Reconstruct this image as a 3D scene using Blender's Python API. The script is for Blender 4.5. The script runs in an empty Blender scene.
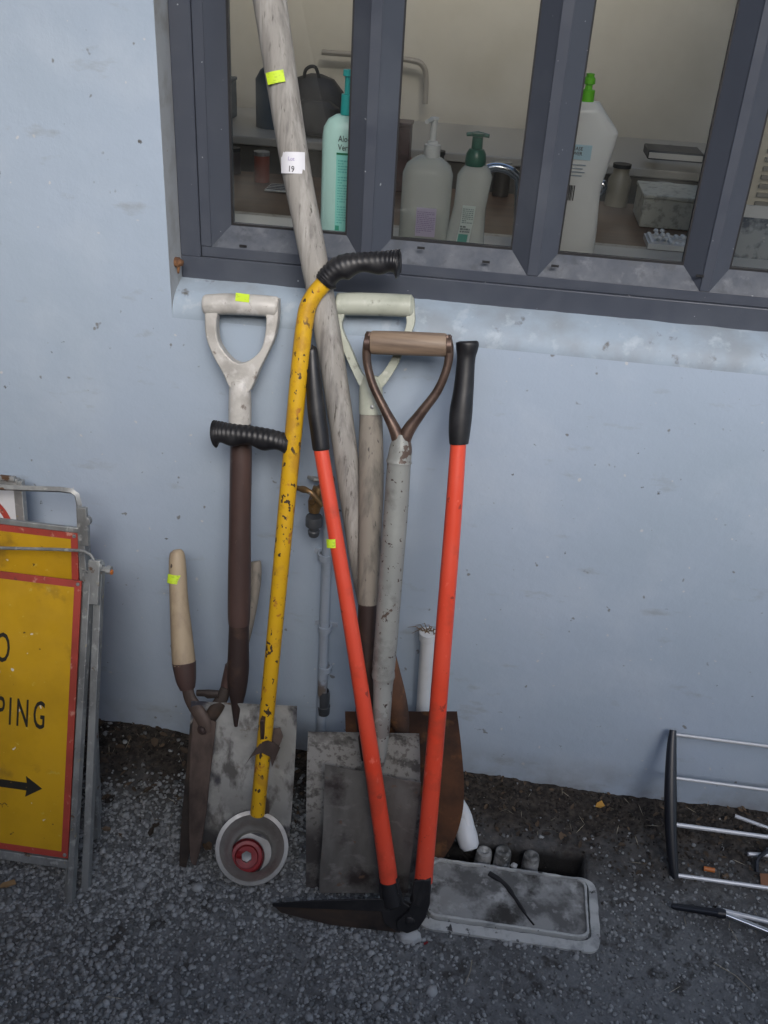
import bpy, bmesh, math, random
import numpy as np
from mathutils import Vector, Matrix, noise as mnoise
random.seed(7); rng = np.random.default_rng(7)
R = math.radians
scene = bpy.context.scene
col = scene.collection

# ------------------------------------------------------------------ camera
CAM = Vector((0.0, -1.47, 1.489)); FPX = 960.0
RM = Matrix.Rotation(R(5.493), 3, 'Z') @ Matrix.Rotation(R(90 - 30.542), 3, 'X') @ Matrix.Rotation(R(3.622), 3, 'Z')
cd = bpy.data.cameras.new('camera'); cam = bpy.data.objects.new('camera', cd); col.objects.link(cam)
cam.matrix_world = Matrix.Translation(CAM) @ RM.to_4x4()
cd.sensor_fit = 'VERTICAL'; cd.sensor_height = 36; cd.lens = FPX / 1024 * 36
cd.clip_start = 0.02; cd.clip_end = 2000
scene.camera = cam

def ray(px, py): return RM @ Vector((px - 384, 512 - py, -FPX))
def P(px, py, Y=0.0):
    v = ray(px, py); return CAM + v * ((Y - CAM.y) / v.y)
def G(px, py, Z=0.0):
    v = ray(px, py); return CAM + v * ((Z - CAM.z) / v.z)
def depth(p): return -(RM.transposed() @ (Vector(p) - CAM)).z
def rad(p, w): return w * 0.5 * depth(p) / FPX
class Lean:                       # the plane a leaning tool lies in
    def __init__(s, yb, yt, zt, zb=0.0):
        s.o = Vector((0, yb, zb)); s.d = Vector((0, yt - yb, zt - zb)).normalized()
        s.n = Vector((1, 0, 0)).cross(s.d); s.n.normalize()
        if s.n.y > 0: s.n = -s.n
    def at(s, px, py, off=0.0):
        v = ray(px, py); o = s.o + s.n * off
        return CAM + v * ((o - CAM).dot(s.n) / v.dot(s.n))

# ------------------------------------------------------------------ materials
def mat(name, base, rough=0.6, metal=0.0, layers=(), bump=(), spec=0.5, stretch=(1, 1, 1), rvar=0.0, island=0.0, coat=0.0):
    """layers: (colour, scale, lo, hi, detail, stretch-or-None) mixed over base by noise; bump: (scale, strength, distance)"""
    m = bpy.data.materials.new(name); m.use_nodes = True
    nt = m.node_tree; N = nt.nodes; L = nt.links
    b = N['Principled BSDF']
    b.inputs['Roughness'].default_value = rough; b.inputs['Metallic'].default_value = metal
    b.inputs['Specular IOR Level'].default_value = spec
    b.inputs['Coat Weight'].default_value = coat
    tc = N.new('ShaderNodeTexCoord')
    def mapped(st):
        mp = N.new('ShaderNodeMapping'); mp.inputs['Scale'].default_value = st
        L.new(tc.outputs['Object'], mp.inputs['Vector']); return mp.outputs['Vector']
    cur = None
    rgb = N.new('ShaderNodeRGB'); rgb.outputs[0].default_value = (*base, 1); cur = rgb.outputs[0]
    if island:
        g = N.new('ShaderNodeNewGeometry'); hs = N.new('ShaderNodeHueSaturation')
        mr = N.new('ShaderNodeMapRange'); mr.inputs['To Min'].default_value = 1 - island; mr.inputs['To Max'].default_value = 1 + island * 1.2
        L.new(g.outputs['Random Per Island'], mr.inputs['Value']); L.new(mr.outputs[0], hs.inputs['Value'])
        L.new(cur, hs.inputs['Color']); cur = hs.outputs[0]
    lastf = None
    for i, ly in enumerate(layers):
        c, sc, lo, hi, det = ly[:5]; st = ly[5] if len(ly) > 5 and ly[5] else stretch
        nz = N.new('ShaderNodeTexNoise'); nz.noise_dimensions = '4D'; nz.inputs['W'].default_value = 3.7 * i + 1.3
        nz.inputs['Scale'].default_value = sc; nz.inputs['Detail'].default_value = det; nz.inputs['Roughness'].default_value = 0.6
        L.new(mapped(st), nz.inputs['Vector'])
        mr = N.new('ShaderNodeMapRange'); mr.inputs['From Min'].default_value = lo; mr.inputs['From Max'].default_value = hi
        L.new(nz.outputs['Fac'], mr.inputs['Value'])
        fac = mr.outputs[0]
        if len(ly) > 6:        # limit to a height range on the object: (z0, z1) full at z0, none at z1
            sx = N.new('ShaderNodeSeparateXYZ'); L.new(tc.outputs['Object'], sx.inputs[0])
            m2 = N.new('ShaderNodeMapRange'); m2.inputs['From Min'].default_value = ly[6][1]; m2.inputs['From Max'].default_value = ly[6][0]
            L.new(sx.outputs['Z'], m2.inputs['Value'])
            mu = N.new('ShaderNodeMath'); mu.operation = 'MULTIPLY'; L.new(fac, mu.inputs[0]); L.new(m2.outputs[0], mu.inputs[1]); fac = mu.outputs[0]
        mx = N.new('ShaderNodeMix'); mx.data_type = 'RGBA'
        L.new(fac, mx.inputs['Factor']); L.new(cur, mx.inputs['A']); mx.inputs['B'].default_value = (*c, 1)
        cur = mx.outputs['Result']; lastf = fac
    L.new(cur, b.inputs['Base Color'])
    if rvar:
        nz = N.new('ShaderNodeTexNoise'); nz.inputs['Scale'].default_value = 35; nz.inputs['Detail'].default_value = 5
        L.new(mapped(stretch), nz.inputs['Vector'])
        mr = N.new('ShaderNodeMapRange'); mr.inputs['From Min'].default_value = .3; mr.inputs['From Max'].default_value = .7
        mr.inputs['To Min'].default_value = max(0.02, rough - rvar); mr.inputs['To Max'].default_value = min(1, rough + rvar)
        L.new(nz.outputs['Fac'], mr.inputs['Value']); L.new(mr.outputs[0], b.inputs['Roughness'])
    nrm = None
    for k, (sc, stg, dist) in enumerate(bump):
        nz = N.new('ShaderNodeTexNoise'); nz.inputs['Scale'].default_value = sc; nz.inputs['Detail'].default_value = 6
        L.new(mapped(stretch), nz.inputs['Vector'])
        bp = N.new('ShaderNodeBump'); bp.inputs['Strength'].default_value = stg; bp.inputs['Distance'].default_value = dist
        L.new(nz.outputs['Fac'], bp.inputs['Height'])
        if nrm: L.new(nrm, bp.inputs['Normal'])
        nrm = bp.outputs[0]
    if nrm: L.new(nrm, b.inputs['Normal'])
    return m

M = {}
M['wall'] = mat('painted_render', (.372, .446, .548), .62, layers=[
    ((.345, .42, .508), 2.2, .4, .65, 3), ((.42, .49, .575), 5, .5, .75, 6),
    ((.20, .21, .22), 42, .695, .73, 2), ((.5, .52, .54), 60, .72, .74, 1),
    ((.27, .29, .31), 8, .60, .76, 9, (1, 1, 2.5)), ((.10, .10, .10), 30, .665, .69, 6),
    ((.16, .145, .13), 9, .40, .72, 8, (1, 1, 1), (0.0, .10))],
    bump=((6, .35, .010), (38, .22, .003), (210, .22, .0012)), rvar=.1)
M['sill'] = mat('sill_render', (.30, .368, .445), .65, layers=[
    ((.25, .29, .33), 11, .46, .66, 9), ((.38, .44, .50), 24, .55, .66, 8), ((.12, .12, .12), 30, .62, .70, 8)], bump=((30, .4, .003),))  # base darker than the wall to offset top light on the slope
M['jamb'] = mat('jamb_render', (.40, .42, .435), .6, layers=[((.30, .30, .29), 20, .5, .7, 6), ((.2, .12, .07), 18, .70, .76, 5)], bump=((40, .3, .002),))
M['alu'] = mat('slate_powder_coat', (.056, .064, .084), .42, layers=[
    ((.080, .09, .11), 6, .5, .75, 5), ((.30, .32, .34), 120, .755, .77, 1)], rvar=.1, bump=((300, .05, .0005),))
M['alu_dusty'] = mat('dusty_powder_coat', (.045, .055, .075), .55, layers=[
    ((.085, .095, .115), 20, .42, .66, 7), ((.11, .12, .14), 45, .56, .72, 8), ((.04, .048, .062), 32, .54, .64, 5)], rvar=.12)
M['seal'] = mat('black_seal', (.01, .01, .012), .6)
M['wood_grey'] = mat('weathered_wood', (.30, .285, .262), .75, layers=[
    ((.17, .16, .15), 75, .48, .66, 8, (1, 1, .025)), ((.40, .385, .36), 70, .50, .66, 6, (1, 1, .05)), ((.09, .08, .07), 190, .58, .68, 5, (1, 1, .04))],
    stretch=(1, 1, .1), bump=((120, .6, .002),))
M['wood_shaft'] = mat('old_grey_shaft', (.25, .225, .19), .7, layers=[
    ((.13, .12, .105), 50, .48, .66, 6, (1, 1, .1)), ((.34, .24, .13), 12, .68, .75, 3, (1, 1, .3)), ((.08, .075, .07), 160, .64, .7, 2)],
    stretch=(1, 1, .1), bump=((120, .4, .0015),))
M['wood_grip'] = mat('worn_hardwood', (.25, .18, .125), .55, layers=[
    ((.13, .09, .065), 60, .46, .62, 6, (.08, 1, 1)), ((.33, .26, .2), 30, .55, .75, 4, (.1, 1, 1))], stretch=(.1, 1, 1), bump=((90, .4, .001),))
M['wood_light'] = mat('pale_handle_wood', (.42, .33, .22), .55, layers=[
    ((.27, .20, .14), 30, .5, .72, 6, (1, 1, .12)), ((.08, .06, .045), 110, .70, .73, 2)], stretch=(1, 1, .12), bump=((90, .2, .001),))
M['brown_shaft'] = mat('brown_tube_shaft', (.085, .052, .045), .42, layers=[
    ((.05, .032, .03), 14, .45, .7, 5), ((.17, .13, .11), 90, .66, .74, 2)], stretch=(1, 1, .3), rvar=.1)
M['dark_socket'] = mat('dark_steel_socket', (.045, .030, .028), .5, .2, layers=[
    ((.09, .055, .04), 30, .5, .7, 5), ((.30, .27, .25), 45, .68, .74, 4), ((.02, .07, .16), 16, .70, .72, 3)], bump=((70, .4, .001),))
M['rust'] = mat('rusty_steel', (.13, .058, .03), .8, .1, layers=[
    ((.050, .028, .02), 9, .42, .58, 8), ((.20, .095, .04), 28, .55, .70, 7), ((.05, .045, .042), 5, .52, .6, 3)], bump=((60, .5, .0015),))
M['rust_brown'] = mat('brown_pitted_steel', (.105, .075, .062), .62, .25, layers=[
    ((.05, .035, .03), 25, .45, .65, 6, (1, 1, .35)), ((.2, .15, .12), 18, .6, .75, 5)], bump=((80, .4, .001),))
M['blade_cement'] = mat('cement_crusted_steel', (.34, .345, .335), .75, .1, layers=[
    ((.50, .50, .48), 9, .48, .62, 8), ((.13, .125, .12), 30, .50, .62, 8, (1, 1, .5)), ((.06, .06, .075), 8, .55, .60, 8, (1, 1, .6)), ((.14, .09, .06), 22, .60, .68, 6), ((.085, .085, .09), 9, .40, .54, 8, (1, 1, 1), (.05, .14))],
    bump=((35, .5, .002),))
M['blade_grey'] = mat('scuffed_grey_blade', (.29, .285, .27), .7, .2, layers=[
    ((.10, .095, .09), 40, .51, .58, 7), ((.34, .335, .32), 13, .5, .64, 7), ((.16,.15,.14), 110, .55, .62, 4), ((.055, .05, .05), 7, .34, .50, 8, (1, 1, 1), (.10, .17))], bump=((60, .45, .0015),))
M['blade_dark'] = mat('dull_dark_blade', (.175, .17, .16), .6, .3, layers=[
    ((.115, .108, .10), 16, .45, .64, 8, (1, 1, .3)), ((.22, .21, .20), 60, .55, .66, 6, (.5, 1, 1)), ((.05, .04, .04), 8, .52, .60, 8), ((.17, .11, .08), 40, .62, .68, 5)], bump=((70, .35, .001),), rvar=.12)
M['grey_tube'] = mat('grey_painted_tube', (.26, .27, .255), .5, .1, layers=[
    ((.34, .35, .33), 12, .5, .75, 5), ((.10, .07, .055), 26, .61, .625, 6), ((.06, .04, .035), 110, .62, .64, 3), ((.17, .17, .16), 20, .55, .66, 7), ((.085, .05, .045), 17, .50, .51, 4, (1, 1, 1), (.20, .40))], bump=((80, .35, .001),))
M['strap_steel'] = mat('bronze_brown_steel', (.14, .095, .075), .42, .6, layers=[
    ((.07, .045, .038), 35, .45, .65, 6), ((.25, .20, .17), 50, .62, .74, 4)], bump=((90, .3, .0008),), rvar=.12)
M['off_white'] = mat('grubby_offwhite_plastic', (.50, .485, .455), .42, layers=[
    ((.36, .345, .32), 22, .45, .62, 8), ((.66, .65, .63), 26, .54, .66, 7), ((.20, .17, .15), 60, .60, .68, 7)], bump=((60, .25, .001),))
M['cream_green'] = mat('cream_green_plastic', (.42, .44, .37), .45, layers=[
    ((.30, .32, .26), 26, .45, .7, 6), ((.55, .56, .50), 40, .6, .76, 4), ((.2, .2, .16), 50, .59, .68, 7)], bump=((60, .25, .001),))
M['yellow'] = mat('chipped_yellow_paint', (.64, .37, .012), .42, layers=[
    ((.56, .30, .01), 8, .5, .75, 4), ((.05, .032, .025), 95, .61, .62, 2, (1, 1, .6)), ((.07, .04, .03), 34, .635, .645, 7, (1, 1, .35)), ((.42, .17, .03), 50, .60, .66, 4), ((.50, .27, .02), 18, .52, .6, 7)], bump=((90, .15, .0006),), rvar=.08)
M['red_orange'] = mat('orange_red_enamel', (.74, .080, .040), .4, layers=[((.70, .055, .02), 5, .45, .7, 3), ((.80, .14, .09), 70, .62, .68, 5, (1, 1, .4)), ((.30, .04, .025), 45, .63, .66, 7), ((.50, .06, .03), 14, .55, .7, 7)], rvar=.06, coat=.15)
M['black_rubber'] = mat('black_vinyl', (.010, .010, .012), .45, layers=[((.028, .028, .03), 25, .5, .7, 4)], rvar=.08, bump=((150, .1, .0005),))
M['black_cast'] = mat('black_casting', (.014, .014, .016), .5, layers=[((.035, .032, .032), 20, .5, .7, 5), ((.12, .12, .12), 130, .73, .76, 2)], bump=((120, .3, .0006),))
M['blade_edge'] = mat('brown_shear_blade', (.055, .043, .037), .5, .4, layers=[((.10, .065, .045), 20, .5, .7, 6, (.3, 1, 1)), ((.025, .023, .023), 10, .5, .65, 4)], bump=((80, .3, .0008),))
M['galv'] = mat('galvanised_steel', (.34, .35, .345), .5, .5, layers=[((.20, .205, .205), 18, .45, .62, 8, (1, 1, .4)), ((.46, .47, .46), 60, .56, .66, 5), ((.13, .075, .045), 30, .62, .66, 7), ((.4,.36,.25), 45, .64,.68,4)], bump=((90, .25, .0008),))
M['alu_cup'] = mat('dull_cast_aluminium', (.36, .355, .335), .42, .65, layers=[((.25, .235, .215), 18, .45, .68, 6), ((.52, .51, .49), 50, .6, .75, 4)], bump=((80, .25, .0008),))
M['red_hub'] = mat('scuffed_red_hub', (.23, .012, .015), .45, layers=[((.12, .015, .018), 50, .5, .66, 5), ((.45, .25, .24), 90, .68, .75, 3)])
M['chrome'] = mat('bright_metal', (.62, .64, .67), .22, 1.0)
M['rail'] = mat('white_coated_wire', (.60, .62, .65), .35, .35)
M['sign_yellow'] = mat('sign_yellow_face', (.58, .335, .014), .42, layers=[
    ((.46, .265, .012), 7, .42, .62, 8), ((.60, .385, .03), 9, .625, .632, 9, (1, .5, .35)), ((.58, .38, .05), 60, .64, .66, 5), ((.70, .66, .55), 75, .735, .75, 1), ((.12, .07, .02), 60, .68, .70, 4), ((.28, .16, .02), 13, .56, .68, 8)], rvar=.08)
M['sign_red'] = mat('sign_red_border', (.40, .06, .045), .45, layers=[((.30, .05, .035), 12, .45, .6, 7), ((.5, .22, .17), 60, .60, .66, 5), ((.12,.05,.04), 40, .64, .68, 6)])
M['sign_black'] = mat('sign_black_legend', (.022, .02, .016), .5, layers=[((.22, .13, .02), 130, .665, .69, 4)])
M['sign_white'] = mat('sign_white_face', (.62, .64, .66), .45, layers=[((.5, .5, .5), 12, .5, .75, 5)])
M['sticker'] = mat('fluoro_sticker', (.56, .76, .03), .6, layers=[((.42, .58, .03), 260, .55, .62, 2, (.4, 1, 1))])
M['tag'] = mat('white_paper_label', (.72, .72, .76), .6)
M['ink'] = mat('dark_print', (.03, .03, .04), .6)
M['pvc'] = mat('white_pvc', (.66, .68, .70), .35, layers=[((.52, .53, .53), 12, .5, .75, 5), ((.1, .1, .09), 80, .72, .75, 3)])
M['conduit'] = mat('painted_conduit', (.35, .40, .47), .5, layers=[((.26, .30, .35), 20, .5, .7, 5), ((.16, .13, .11), 14, .55, .65, 5, (1, 1, 1), (.10, .26))], bump=((60, .2, .001),))
M['brass'] = mat('tarnished_brass', (.30, .19, .085), .45, .8, layers=[((.16, .10, .06), 50, .45, .65, 5), ((.35, .36, .38), 70, .62, .7, 3)])
M['hose_grey'] = mat('dark_grey_plastic', (.055, .06, .068), .45)
M['concrete'] = mat('drain_concrete', (.27, .275, .27), .85, layers=[
    ((.11, .11, .108), 18, .46, .58, 9), ((.38, .385, .38), 34, .54, .66, 8), ((.04, .038, .035), 11, .53, .62, 9)], bump=((50, .6, .003), (200, .3, .001)))
M['concrete_pale'] = mat('painted_concrete_rim', (.45, .46, .45), .8, layers=[((.27, .28, .28), 25, .48, .6, 8), ((.05, .05, .05), 34, .59, .62, 8)], bump=((60, .5, .002),))
M['stub'] = mat('grimy_pipe_plastic', (.30, .30, .29), .8, layers=[((.08,.08,.075), 30, .42, .58, 7), ((.5,.5,.48), 50, .62, .72, 4)], bump=((80,.5,.002),))
M['rock'] = mat('pale_rock', (.40, .41, .41), .85, layers=[((.2, .2, .2), 40, .5, .65, 6)], bump=((90, .5, .002),))
M['gravel'] = mat('crushed_bluestone', (.20, .207, .208), .8, island=.6, layers=[((.16, .17, .18), 60, .58, .75, 3)], bump=((400, .3, .0006),))
M['leaf'] = mat('dead_leaf', (.060, .040, .024), .75, island=.8)
M['straw'] = mat('dry_straw', (.27, .24, .18), .7, island=.4)
M['leaf_y'] = mat('yellow_leaf', (.45, .24, .04), .6)
M['wrapper'] = mat('orange_wrapper', (.5, .15, .03), .4)

# ------------------------------------------------------------------ mesh building
class MB:
    def __init__(s): s.v = []; s.f = []; s.fm = []; s.cm = 0
    def add(s, vs, fs):
        o = len(s.v); s.v += [Vector(p) for p in vs]; s.f += [tuple(i + o for i in f) for f in fs]; s.fm += [s.cm] * len(fs); return s
    def box(s, a, b):
        x0, y0, z0 = a; x1, y1, z1 = b
        return s.add([(x0,y0,z0),(x1,y0,z0),(x1,y1,z0),(x0,y1,z0),(x0,y0,z1),(x1,y0,z1),(x1,y1,z1),(x0,y1,z1)],
                     [(0,3,2,1),(4,5,6,7),(0,1,5,4),(1,2,6,5),(2,3,7,6),(3,0,4,7)])
    def tube(s, pts, r, n=14, cap=True, rf=None, ref=None, closed=False):
        pts = [Vector(p) for p in pts]; m = len(pts)
        if not hasattr(r, '__len__'): r = [r] * m
        T = [(pts[min(i + 1, m - 1)] - pts[max(i - 1, 0)]).normalized() for i in range(m)]
        u = Vector(ref) if ref else (Vector((0, -1, 0)) if abs(T[0].y) < .9 else Vector((0, 0, 1)))
        u = (u - T[0] * u.dot(T[0])).normalized(); vs = []; fs = []
        for i in range(m):
            u = (u - T[i] * u.dot(T[i])).normalized(); w = T[i].cross(u)
            for k in range(n):
                a = 2 * math.pi * k / n; rr = r[i]
                if rf:
                    q = rf(i / (m - 1), a)
                    if isinstance(q, tuple): vs.append(pts[i] + u * math.cos(a) * rr * q[0] + w * math.sin(a) * rr * q[1]); continue
                    rr *= q
                vs.append(pts[i] + (u * math.cos(a) + w * math.sin(a)) * rr)
        for i in range(m - 1):
            for k in range(n):
                fs.append((i*n+k, i*n+(k+1)%n, (i+1)*n+(k+1)%n, (i+1)*n+k))
        if cap: fs.append(tuple(range(n-1, -1, -1))); fs.append(tuple((m-1)*n+k for k in range(n)))
        return s.add(vs, fs)
    def lathe(s, o, ax, prof, n=32, ref=None):
        """prof: (distance along ax, radius)"""
        ax = Vector(ax).normalized(); u = Vector(ref) if ref else (Vector((0,0,1)) if abs(ax.z) < .9 else Vector((1,0,0)))
        u = (u - ax * u.dot(ax)).normalized(); w = ax.cross(u); o = Vector(o); vs = []; fs = []
        for t, r in prof:
            for k in range(n):
                a = 2*math.pi*k/n; vs.append(o + ax*t + (u*math.cos(a) + w*math.sin(a))*max(r, 1e-5))
        for i in range(len(prof)-1):
            for k in range(n): fs.append((i*n+k, i*n+(k+1)%n, (i+1)*n+(k+1)%n, (i+1)*n+k))
        return s.add(vs, fs)
    def prism(s, pts, nrm, t):
        """polygon pts extruded back along -nrm by t"""
        pts = [Vector(p) for p in pts]; n = len(pts); d = Vector(nrm).normalized()*t
        return s.add(pts + [p - d for p in pts], [tuple(range(n)), tuple(range(2*n-1, n-1, -1))] + [(i, n+i, n+(i+1)%n, (i+1)%n) for i in range(n)])
    def strip(s, A, B, nrm, t):
        """solid band between two polylines"""
        n = len(A); d = Vector(nrm).normalized()*t
        vs = [Vector(p) for p in A] + [Vector(p) for p in B]; vs += [p - d for p in vs]; fs = []
        for i in range(n-1):
            fs += [(i, i+1, n+i+1, n+i), (2*n+i, 3*n+i, 3*n+i+1, 2*n+i+1), (i, 2*n+i, 2*n+i+1, i+1), (n+i, n+i+1, 3*n+i+1, 3*n+i)]
        fs += [(0, n, 3*n, 2*n), (n-1, 3*n-1, 4*n-1, 2*n-1)]
        return s.add(vs, fs)
    def build(s, name, m, parent=None, smooth=35, bevel=0, seg=2, sub=0):
        me = bpy.data.meshes.new(name); org = Vector((0,0,0))
        if parent is not None: org = parent.get('_org_v', None) and Vector(parent['_org_v']) or Vector((0,0,0))
        me.from_pydata([p - org for p in s.v], [], s.f)
        bm = bmesh.new(); bm.from_mesh(me); bmesh.ops.recalc_face_normals(bm, faces=bm.faces)
        bm.to_mesh(me); bm.free()
        ms = m if isinstance(m, (list, tuple)) else [m]
        for q in ms: me.materials.append(q)
        if len(ms) > 1: me.polygons.foreach_set('material_index', s.fm)
        if smooth: me.shade_smooth(); me.set_sharp_from_angle(angle=R(smooth))
        o = bpy.data.objects.new(name, me); col.objects.link(o)
        if parent is not None:
            o.parent = parent; ORG[o.name] = org; o['_org_v'] = list(org)
        if bevel:
            b = o.modifiers.new('bevel', 'BEVEL'); b.width = bevel; b.segments = seg; b.limit_method = 'ANGLE'; b.angle_limit = R(40)
        if sub:
            b = o.modifiers.new('sub', 'SUBSURF'); b.levels = b.render_levels = sub
        return o
ORG = {}
def thing(name, label, cat, loc=(0,0,0), group=None):
    o = bpy.data.objects.new(name, None); col.objects.link(o); o.location = loc; o.empty_display_size = .05
    o['label'] = label; o['category'] = cat; o['_org_v'] = list(loc)
    if group: o['group'] = group
    return o
def tag(o, label=None, cat=None, group=None, kind=None):
    if label: o['label'] = label
    if cat: o['category'] = cat
    if group: o['group'] = group
    if kind: o['kind'] = kind
    return o
def spline(pts, k=8):
    """Catmull-Rom through points (any dimension tuples)"""
    p = [np.array(q, float) for q in pts]; p = [2*p[0]-p[1]] + p + [2*p[-1]-p[-2]]; out = []
    for i in range(1, len(p)-2):
        for j in range(k):
            t = j/k; a, b, c, d = p[i-1:i+3]
            out.append(.5*((2*b)+(-a+c)*t+(2*a-5*b+4*c-d)*t*t+(-a+3*b-3*c+d)*t**3))
    out.append(p[-2]); return [tuple(q) for q in out]
def rod(mb, pl, keys, k=6, n=16, off=0.0, **kw):
    """tube through (px, py, width px) keys on a Lean plane; keys are smoothed"""
    q = spline(keys, k) if k > 1 else keys
    pts = [pl.at(a, b, off) for a, b, w in q]; rr = [rad(p, w) for p, (a, b, w) in zip(pts, q)]
    mb.tube(pts, rr, n, **kw); return mb
def blade(mb, pl, rows, dish, t=.0025, nu=18, k=5, top=0.0, off=0.0, rib=0.0):
    """rows: (xl, xr, y, y tilt) px; dish(u, v) -> extra offset toward viewer, u,v in -1..1 / 0..1"""
    q = spline(rows, k); m = len(q); F = []; B = []
    for j, (xl, xr, y, ty) in enumerate(q):
        for i in range(nu+1):
            u = -1 + 2*i/nu; px = xl + (xr-xl)*(u+1)/2; py = y + ty*u
            o = off + dish(u, j/(m-1)); F.append(pl.at(px, py, o)); B.append(pl.at(px, py, o) - pl.n*t)
    n1 = nu+1; fs = []; N0 = len(F)
    for j in range(m-1):
        for i in range(nu):
            a = j*n1+i; fs.append((a, a+1, a+n1+1, a+n1)); fs.append((N0+a, N0+a+n1, N0+a+n1+1, N0+a+1))
    for i in range(nu):
        fs.append((i, N0+i, N0+i+1, i+1)); a = (m-1)*n1+i; fs.append((a, a+1, N0+a+1, N0+a))
    for j in range(m-1):
        a = j*n1; fs.append((a, a+n1, N0+a+n1, N0+a)); a += nu; fs.append((a, N0+a, N0+a+n1, a+n1))
    mb.add(F+B, fs); return mb
def text(name, s, m, parent, o, right, up, h, sx=1.0, bold=0.0, align='LEFT', thick=.0004, space=1.0):
    """flat lettering: cap height h, o = baseline point"""
    cu = bpy.data.curves.new('t', 'FONT'); cu.body = s; cu.size = 1.0; cu.align_x = align; cu.offset = bold; cu.space_character = space; cu.extrude = thick/h/1.4; cu.resolution_u = 3
    to = bpy.data.objects.new('t', cu); col.objects.link(to)
    dg = bpy.context.evaluated_depsgraph_get(); me = bpy.data.meshes.new_from_object(to.evaluated_get(dg)); me.name = name
    bpy.data.objects.remove(to); bpy.data.curves.remove(cu)
    r = Vector(right).normalized(); u = Vector(up).normalized(); n = r.cross(u); sc = h/0.72
    org = Vector(parent['_org_v']) if parent is not None else Vector((0,0,0))
    A = Matrix((r*sx, u, n)).transposed().to_4x4(); A = Matrix.Translation(Vector(o)-org) @ A @ Matrix.Scale(sc, 4)
    me.transform(A); me.materials.clear(); me.materials.append(m)
    ob = bpy.data.objects.new(name, me); col.objects.link(ob)
    if parent is not None: ob.parent = parent; ob['_org_v'] = list(org)
    return ob
def sticker(parent, pl, px, py, w, h, off, rot=0, m=None, name='price_sticker', r=None, axo=0.0):
    """small paper tag wrapped round a shaft of radius r (px sizes)"""
    c = pl.at(px, py, axo); X = Vector((1,0,0)); U = pl.d
    X, U = X*math.cos(rot)+U*math.sin(rot), U*math.cos(rot)-X*math.sin(rot)
    hw, hh = rad(c, w), rad(c, h); mb = MB(); vs = []; n = 8
    for sgn in (-1, 1):
        for i in range(n+1):
            x = -hw + 2*hw*i/n
            z = off
            if r: z = math.sqrt(max(r*r - x*x, (r*.3)**2)) + .0007
            vs.append(c + X*x + U*sgn*hh + pl.n*z)
    o = len(vs); vs2 = [p - pl.n*.0005 for p in vs]
    fs = [(i, i+1, n+2+i, n+1+i) for i in range(n)] + [(o+i, o+n+1+i, o+n+2+i, o+i+1) for i in range(n)]
    fs += [(i, o+i, o+i+1, i+1) for i in range(n)] + [(n+1+i, n+2+i, o+n+2+i, o+n+1+i) for i in range(n)] + [(0, n+1, o+n+1, o), (n, o+n, o+2*n+1, 2*n+1)]
    mb.add(vs+vs2, fs); ob = mb.build(name, m or M['sticker'], parent)
    return ob

# ------------------------------------------------------------------ ground
HX0, HX1, HY0, HY1 = .030, .300, -.224, -.158       # open gully beside the drain cover
def sstep(a, b, x):
    t = min(1, max(0, (x-a)/(b-a))); return t*t*(3-2*t)
def gh(x, y):
    near = sstep(2.2, 1.2, abs(x)) * sstep(-2.2, -1.2, y)
    if near <= 0: return 0.0
    n1 = mnoise.noise(Vector((x*5, y*5, 0))); n2 = mnoise.noise(Vector((x*22, y*22, 3))); n3 = mnoise.noise(Vector((x*75, y*75, 8)))
    wallish = sstep(-.22, -.02, y)
    h = .004*n1 + .003*n2*(.5+wallish) + .0022*n3*(.5+1.2*wallish)
    h += wallish*(.010 + .010*mnoise.noise(Vector((x*4, 1.7, 5)))) + .012*sstep(-.45, -.68, x)*wallish
    # flat round the drain
    d = max(-.02-x, x-.33, -.385-y, y+.16, 0); h *= sstep(0, .06, d)*.8+.2
    hx = min(x-HX0, HX1-x, y-HY0, HY1-y)
    h -= .11*sstep(-.008, .012, hx+.006*n2)
    return h*near
xs = np.concatenate([[-600,-150,-40,-12,-5,-2.6,-1.6], np.arange(-1.0, 1.0001, .0065), [1.6,2.6,5,12,40,150,600]])
ys = np.concatenate([[-600,-150,-40,-12,-5,-3,-2,-1.4], np.arange(-.95, .0201, .0065), [.03]])
V = [(x, y, gh(x, y)) for y in ys for x in xs]; nx = len(xs)
F = [(j*nx+i, j*nx+i+1, (j+1)*nx+i+1, (j+1)*nx+i) for j in range(len(ys)-1) for i in range(nx-1)]
me = bpy.data.meshes.new('ground'); me.from_pydata(V, [], F); me.shade_smooth()
ground = bpy.data.objects.new('ground', me); col.objects.link(ground); ground['kind'] = 'structure'
gm = mat('compacted_gravelly_soil', (.135, .141, .145), .9, layers=[
    ((.080, .081, .082), 5, .44, .62, 7), ((.19, .197, .20), 45, .50, .66, 8), ((.22, .225, .225), 130, .58, .66, 5), ((.05, .048, .046), 26, .56, .64, 9), ((.20, .205, .205), 3.2, .54, .68, 9)],
    bump=((40, .6, .008), (130, .8, .004), (420, .5, .0015)))
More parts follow.
